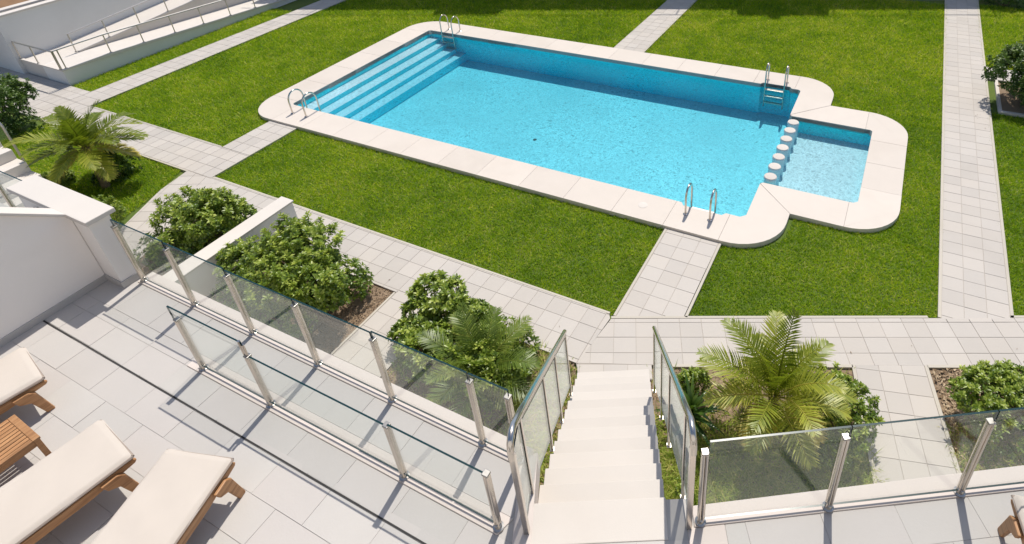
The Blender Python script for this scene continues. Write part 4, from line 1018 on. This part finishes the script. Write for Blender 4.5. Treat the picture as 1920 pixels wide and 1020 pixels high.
# ------------------------------------------------------------------ mulch, leaf litter and grass
def inpoly(X, Y, poly, tol=0.0):
    poly = ccw([p[:2] for p in poly]); ok = np.ones(len(X), bool)
    for i in range(len(poly)):
        a, b_ = poly[i], poly[(i+1) % len(poly)]
        ok &= (b_[0]-a[0])*(Y-a[1])-(b_[1]-a[1])*(X-a[0]) >= -tol*math.hypot(b_[0]-a[0], b_[1]-a[1])
    return ok
def sample(poly, dens, rs, tol=0.0):
    xs = [p[0] for p in poly]; ys = [p[1] for p in poly]
    n = int(dens*(max(xs)-min(xs))*(max(ys)-min(ys)))
    X = rs.uniform(min(xs), max(xs), n); Y = rs.uniform(min(ys), max(ys), n)
    k = inpoly(X, Y, poly, tol+.02*rs.uniform(-1, 1, n) if tol else 0.0); return X[k], Y[k]
def chips(label, poly, dens, seed, z=-.033, size=.035, lo=.0, hi=1.0, name='mulch'):
    rs = np.random.RandomState(seed); X, Y = sample(poly, dens, rs); n = len(X)
    a = rs.uniform(0, 2*np.pi, n); ln = size*rs.uniform(.4, 1.3, n); wd = ln*rs.uniform(.25, .6, n); tx = rs.normal(size=n)*.35; ty = rs.normal(size=n)*.35
    d = np.stack([np.cos(a), np.sin(a), tx], 1); s = np.stack([-np.sin(a), np.cos(a), ty], 1)
    P = np.stack([X, Y, z+.006+np.abs(tx)*ln*.5+np.abs(ty)*wd*.5+rs.uniform(0, .012, n)], 1)
    V = np.stack([P-d*ln[:, None]*.5-s*wd[:, None]*.3, P+d*ln[:, None]*.1-s*wd[:, None]*.5, P+d*ln[:, None]*.5, P+d*ln[:, None]*.05+s*wd[:, None]*.5], 1).reshape(-1, 3)
    o = fast(name, V, np.arange(4*n).reshape(-1, 4), M['mulch'], None, np.repeat(np.clip(rs.uniform(lo, hi, n), 0, 1), 4))
    tag(o, label, 'mulch', kind='stuff')
chips('brown wood chips round the widest shrub', bedB, 1400, 51, lo=.0, hi=.75)
chips('brown wood chips under the shrub left of the low wall', bedA, 900, 52, lo=0, hi=.6)
chips('pale brown wood chips left of the staircase', bedC, 1500, 53, lo=.1, hi=.9)
chips('brown litter under the big palm', bedR, 350, 54, lo=0, hi=.8)
chips('pale dry leaf litter at the right edge bed', bedF, 1500, 55, size=.055, lo=.2, hi=1.1)

def sdrr(u, v, u0, u1, v0, v1, r):
    cx, cy, hx, hy = (u0+u1)/2, (v0+v1)/2, (u1-u0)/2-r, (v1-v0)/2-r
    qx, qy = np.abs(u-cx)-hx, np.abs(v-cy)-hy
    return np.hypot(np.maximum(qx, 0), np.maximum(qy, 0))+np.minimum(np.maximum(qx, qy), 0)-r
def uvp(X, Y): return X*EU[0]+Y*EU[1], X*EV[0]+Y*EV[1]
def blades(name, label, X, Y, z, hgt, wid, seed, mat='grass', lean=.55, tint=(.25, .6)):
    rs = np.random.RandomState(seed); n = len(X)
    a = rs.uniform(0, 2*np.pi, n); b_ = rs.uniform(0, 2*np.pi, n); h = hgt*rs.uniform(.55, 1.35, n); w = wid*rs.uniform(.7, 1.3, n)
    P = np.stack([X, Y, np.full(n, z)], 1)
    s = np.stack([np.cos(a), np.sin(a), 0*a], 1)*w[:, None]*.5
    le = lean*rs.uniform(.2, 1.5, n)
    tip = P+np.stack([np.cos(b_)*le*h, np.sin(b_)*le*h, h], 1)
    V = np.stack([P-s, P+s, tip], 1).reshape(-1, 3)
    t = np.clip(rs.normal((tint[0]+tint[1])/2, (tint[1]-tint[0])/2, n), 0, 1); t[rs.uniform(size=n) < .06] = .97
    o = fast(name, V, np.arange(3*n).reshape(-1, 3), M[mat], None, np.repeat(t, 3)); tag(o, label, 'grass', kind='stuff'); return o
def lawn_patch(label, poly, seed, tint=(.25, .6)):
    rs = np.random.RandomState(seed)
    X, Y = sample([(p[0], p[1]) for p in poly], 3600, rs, .028)
    px, py, dp = project(np.stack([X, Y, 0*X], 1))
    k = (px > -250) & (px < 2170) & (py > -120) & (py < 1150)
    X, Y, dp = X[k], Y[k], dp[k]
    k = rs.uniform(size=len(X)) < np.clip((11.0/dp)**1.35, .16, 1); X, Y, dp = X[k], Y[k], dp[k]
    u, v = uvp(X, Y)
    k = (sdrr(u, v, UO0, UO1, VO0, VO1, 1.0) > -.005) & (sdrr(u, v, -6, SO1, SV0, SV1, .95) > -.005)
    X, Y, dp = X[k], Y[k], dp[k]
    sc_ = np.clip((dp/10)**.6, 1, 1.75)
    blades('grass', label, X, Y, -.06, (.05*sc_), .0145*sc_, seed+1, lean=1.1, tint=tint)
yS = lambda x: SP(x)+.05
lawn_patch('front lawn between the pool and the long path', [UV(-13.76, 6.55), UV(-3.32, 6.55), UV(-3.32, 9.0), UV(-13.76, 9.0)], 61)
lawn_patch('left lawn between the left path and the pool', [UV(-20.72, 7.54), UV(-14.86, 7.54), UV(-14.86, 17.0), UV(-14.86, 26.5), UV(-20.72, 26.5)], 63, (.28, .66))
lawn_patch('far lawn behind the pool left of the far path', [UV(-14.86, 16.6), UV(-8.15, 16.6), UV(-8.15, 25), UV(-14.86, 26.5)], 65, (.3, .7))
lawn_patch('far lawn behind the pool right of the far path', [UV(-7.02, 15.1), UV(1.56, 15.1), UV(1.56, 24.6), UV(-7.02, 25)], 67, (.34, .74))
lawn_patch('lawn between the near pool ladder and the crossing path', [(1.27, yS(1.27)), (5.31, yS(5.31)), UV(1.56, 10.3), UV(-2.18, 10.3)], 69)
lawn_patch('narrow lawn between the paddling corner and the long straight path', [UV(-1.4, 10.3), UV(1.56, 10.3), UV(1.56, 15.1), UV(-1.4, 15.1)], 77)
lawn_patch('lawn at the right edge beyond the long straight path', [(6.45, yS(6.45)), (12, yS(12)), UV(9, 16.4), UV(2.64, 16.4)], 71)
lawn_patch('small lawn beyond the side path at the top right', [UV(2.64, 19.33), UV(9, 19.33), UV(9, 25), UV(2.64, 25)], 73, (.3, .7))
lawn_patch('narrow lawn strip between the ramp and the left path', [UV(-22.95, 8.1), UV(-21.84, 8.1), UV(-21.84, 15.6), UV(-22.95, 15.6)], 75, (.3, .68))
def rough_grass(label, poly, dens, seed, hgt=.10, mat='bed_grass', cond=None, tint=(.2, .7), lean=1.15):
    rs = np.random.RandomState(seed); X, Y = sample([p[:2] for p in poly], dens, rs)
    if cond is not None:
        k = cond(X, Y, rs); X, Y = X[k], Y[k]
    blades('grass', label, X, Y, -.04, hgt*.75, .017*(1 if lean < 2 else 1.3), seed+1, mat, lean, tint)
rough_grass('rough grass round the leaning palm', bedP, 2600, 81, .075, 'grass')
rough_grass('rough grass under the big palm near the glass', bedR, 3600, 83, .10, cond=lambda X, Y, r: r.uniform(size=len(X)) < np.clip(1.1-(Y-4.5)/1.0, .04, 1), lean=2.3)
rough_grass('rough grass beside the left staircase railing', bedC, 2200, 85, .09, cond=lambda X, Y, r: r.uniform(size=len(X)) < np.clip((X+2.4)/1.2, .12, 1)*.6+.4*(Y < 5.2), lean=2.2)
rough_grass('sparse grass under the shrubs seen through the long glass', rect(-13.4, -7.2, 2.6, 3.7), 2600, 87, .07, lean=2.2)
rough_grass('rough grass seen through the glass at the right edge', [tuple(q1-UD*3.3+Vector((.06, 0))), (9.3, 2.7), (9.3, 4.7), tuple(q1-UD*1.0+Vector((.06, 0)))], 2800, 89, .08, lean=2.3)

# ------------------------------------------------------------------ a few fallen leaves on the paving
def litter(label, poly, n, seed, z):
    rs = np.random.RandomState(seed); X, Y = sample([p[:2] for p in poly], n/abs(area([p[:2] for p in poly])), rs); n = len(X)
    a = rs.uniform(0, 2*np.pi, n); ln = rs.uniform(.02, .05, n); wd = ln*rs.uniform(.3, .5, n)
    d = np.stack([np.cos(a), np.sin(a), rs.normal(size=n)*.12], 1)*ln[:, None]; sd = np.stack([-np.sin(a), np.cos(a), rs.normal(size=n)*.12], 1)*wd[:, None]
    P = np.stack([X, Y, np.full(n, z+.012)], 1)
    V = np.stack([P-d*.5, P+sd*.5, P+d*.5, P-sd*.5], 1).reshape(-1, 3)
    o = fast('fallen_leaves', V, np.arange(4*n).reshape(-1, 4), M['mulch'], None, np.repeat(rs.uniform(.05, .7, n), 4)); tag(o, label, 'leaves', kind='stuff')
litter('few dry leaves on the long path beside the shrubs', rect(-13.4, -4.0, 5.46, 5.95), 26, 91, 0)
litter('few dry leaves on the straight path below the top right shrub', rect(2.2, 2.58, 15.2, 17.2), 12, 92, 0)
litter('few dry leaves on the crossing path by the palm bed', [(.7, SB(.7)), (8, SB(8)), (8, SB(8)+.4), (.7, SB(.7)+.4)], 12, 93, 0)
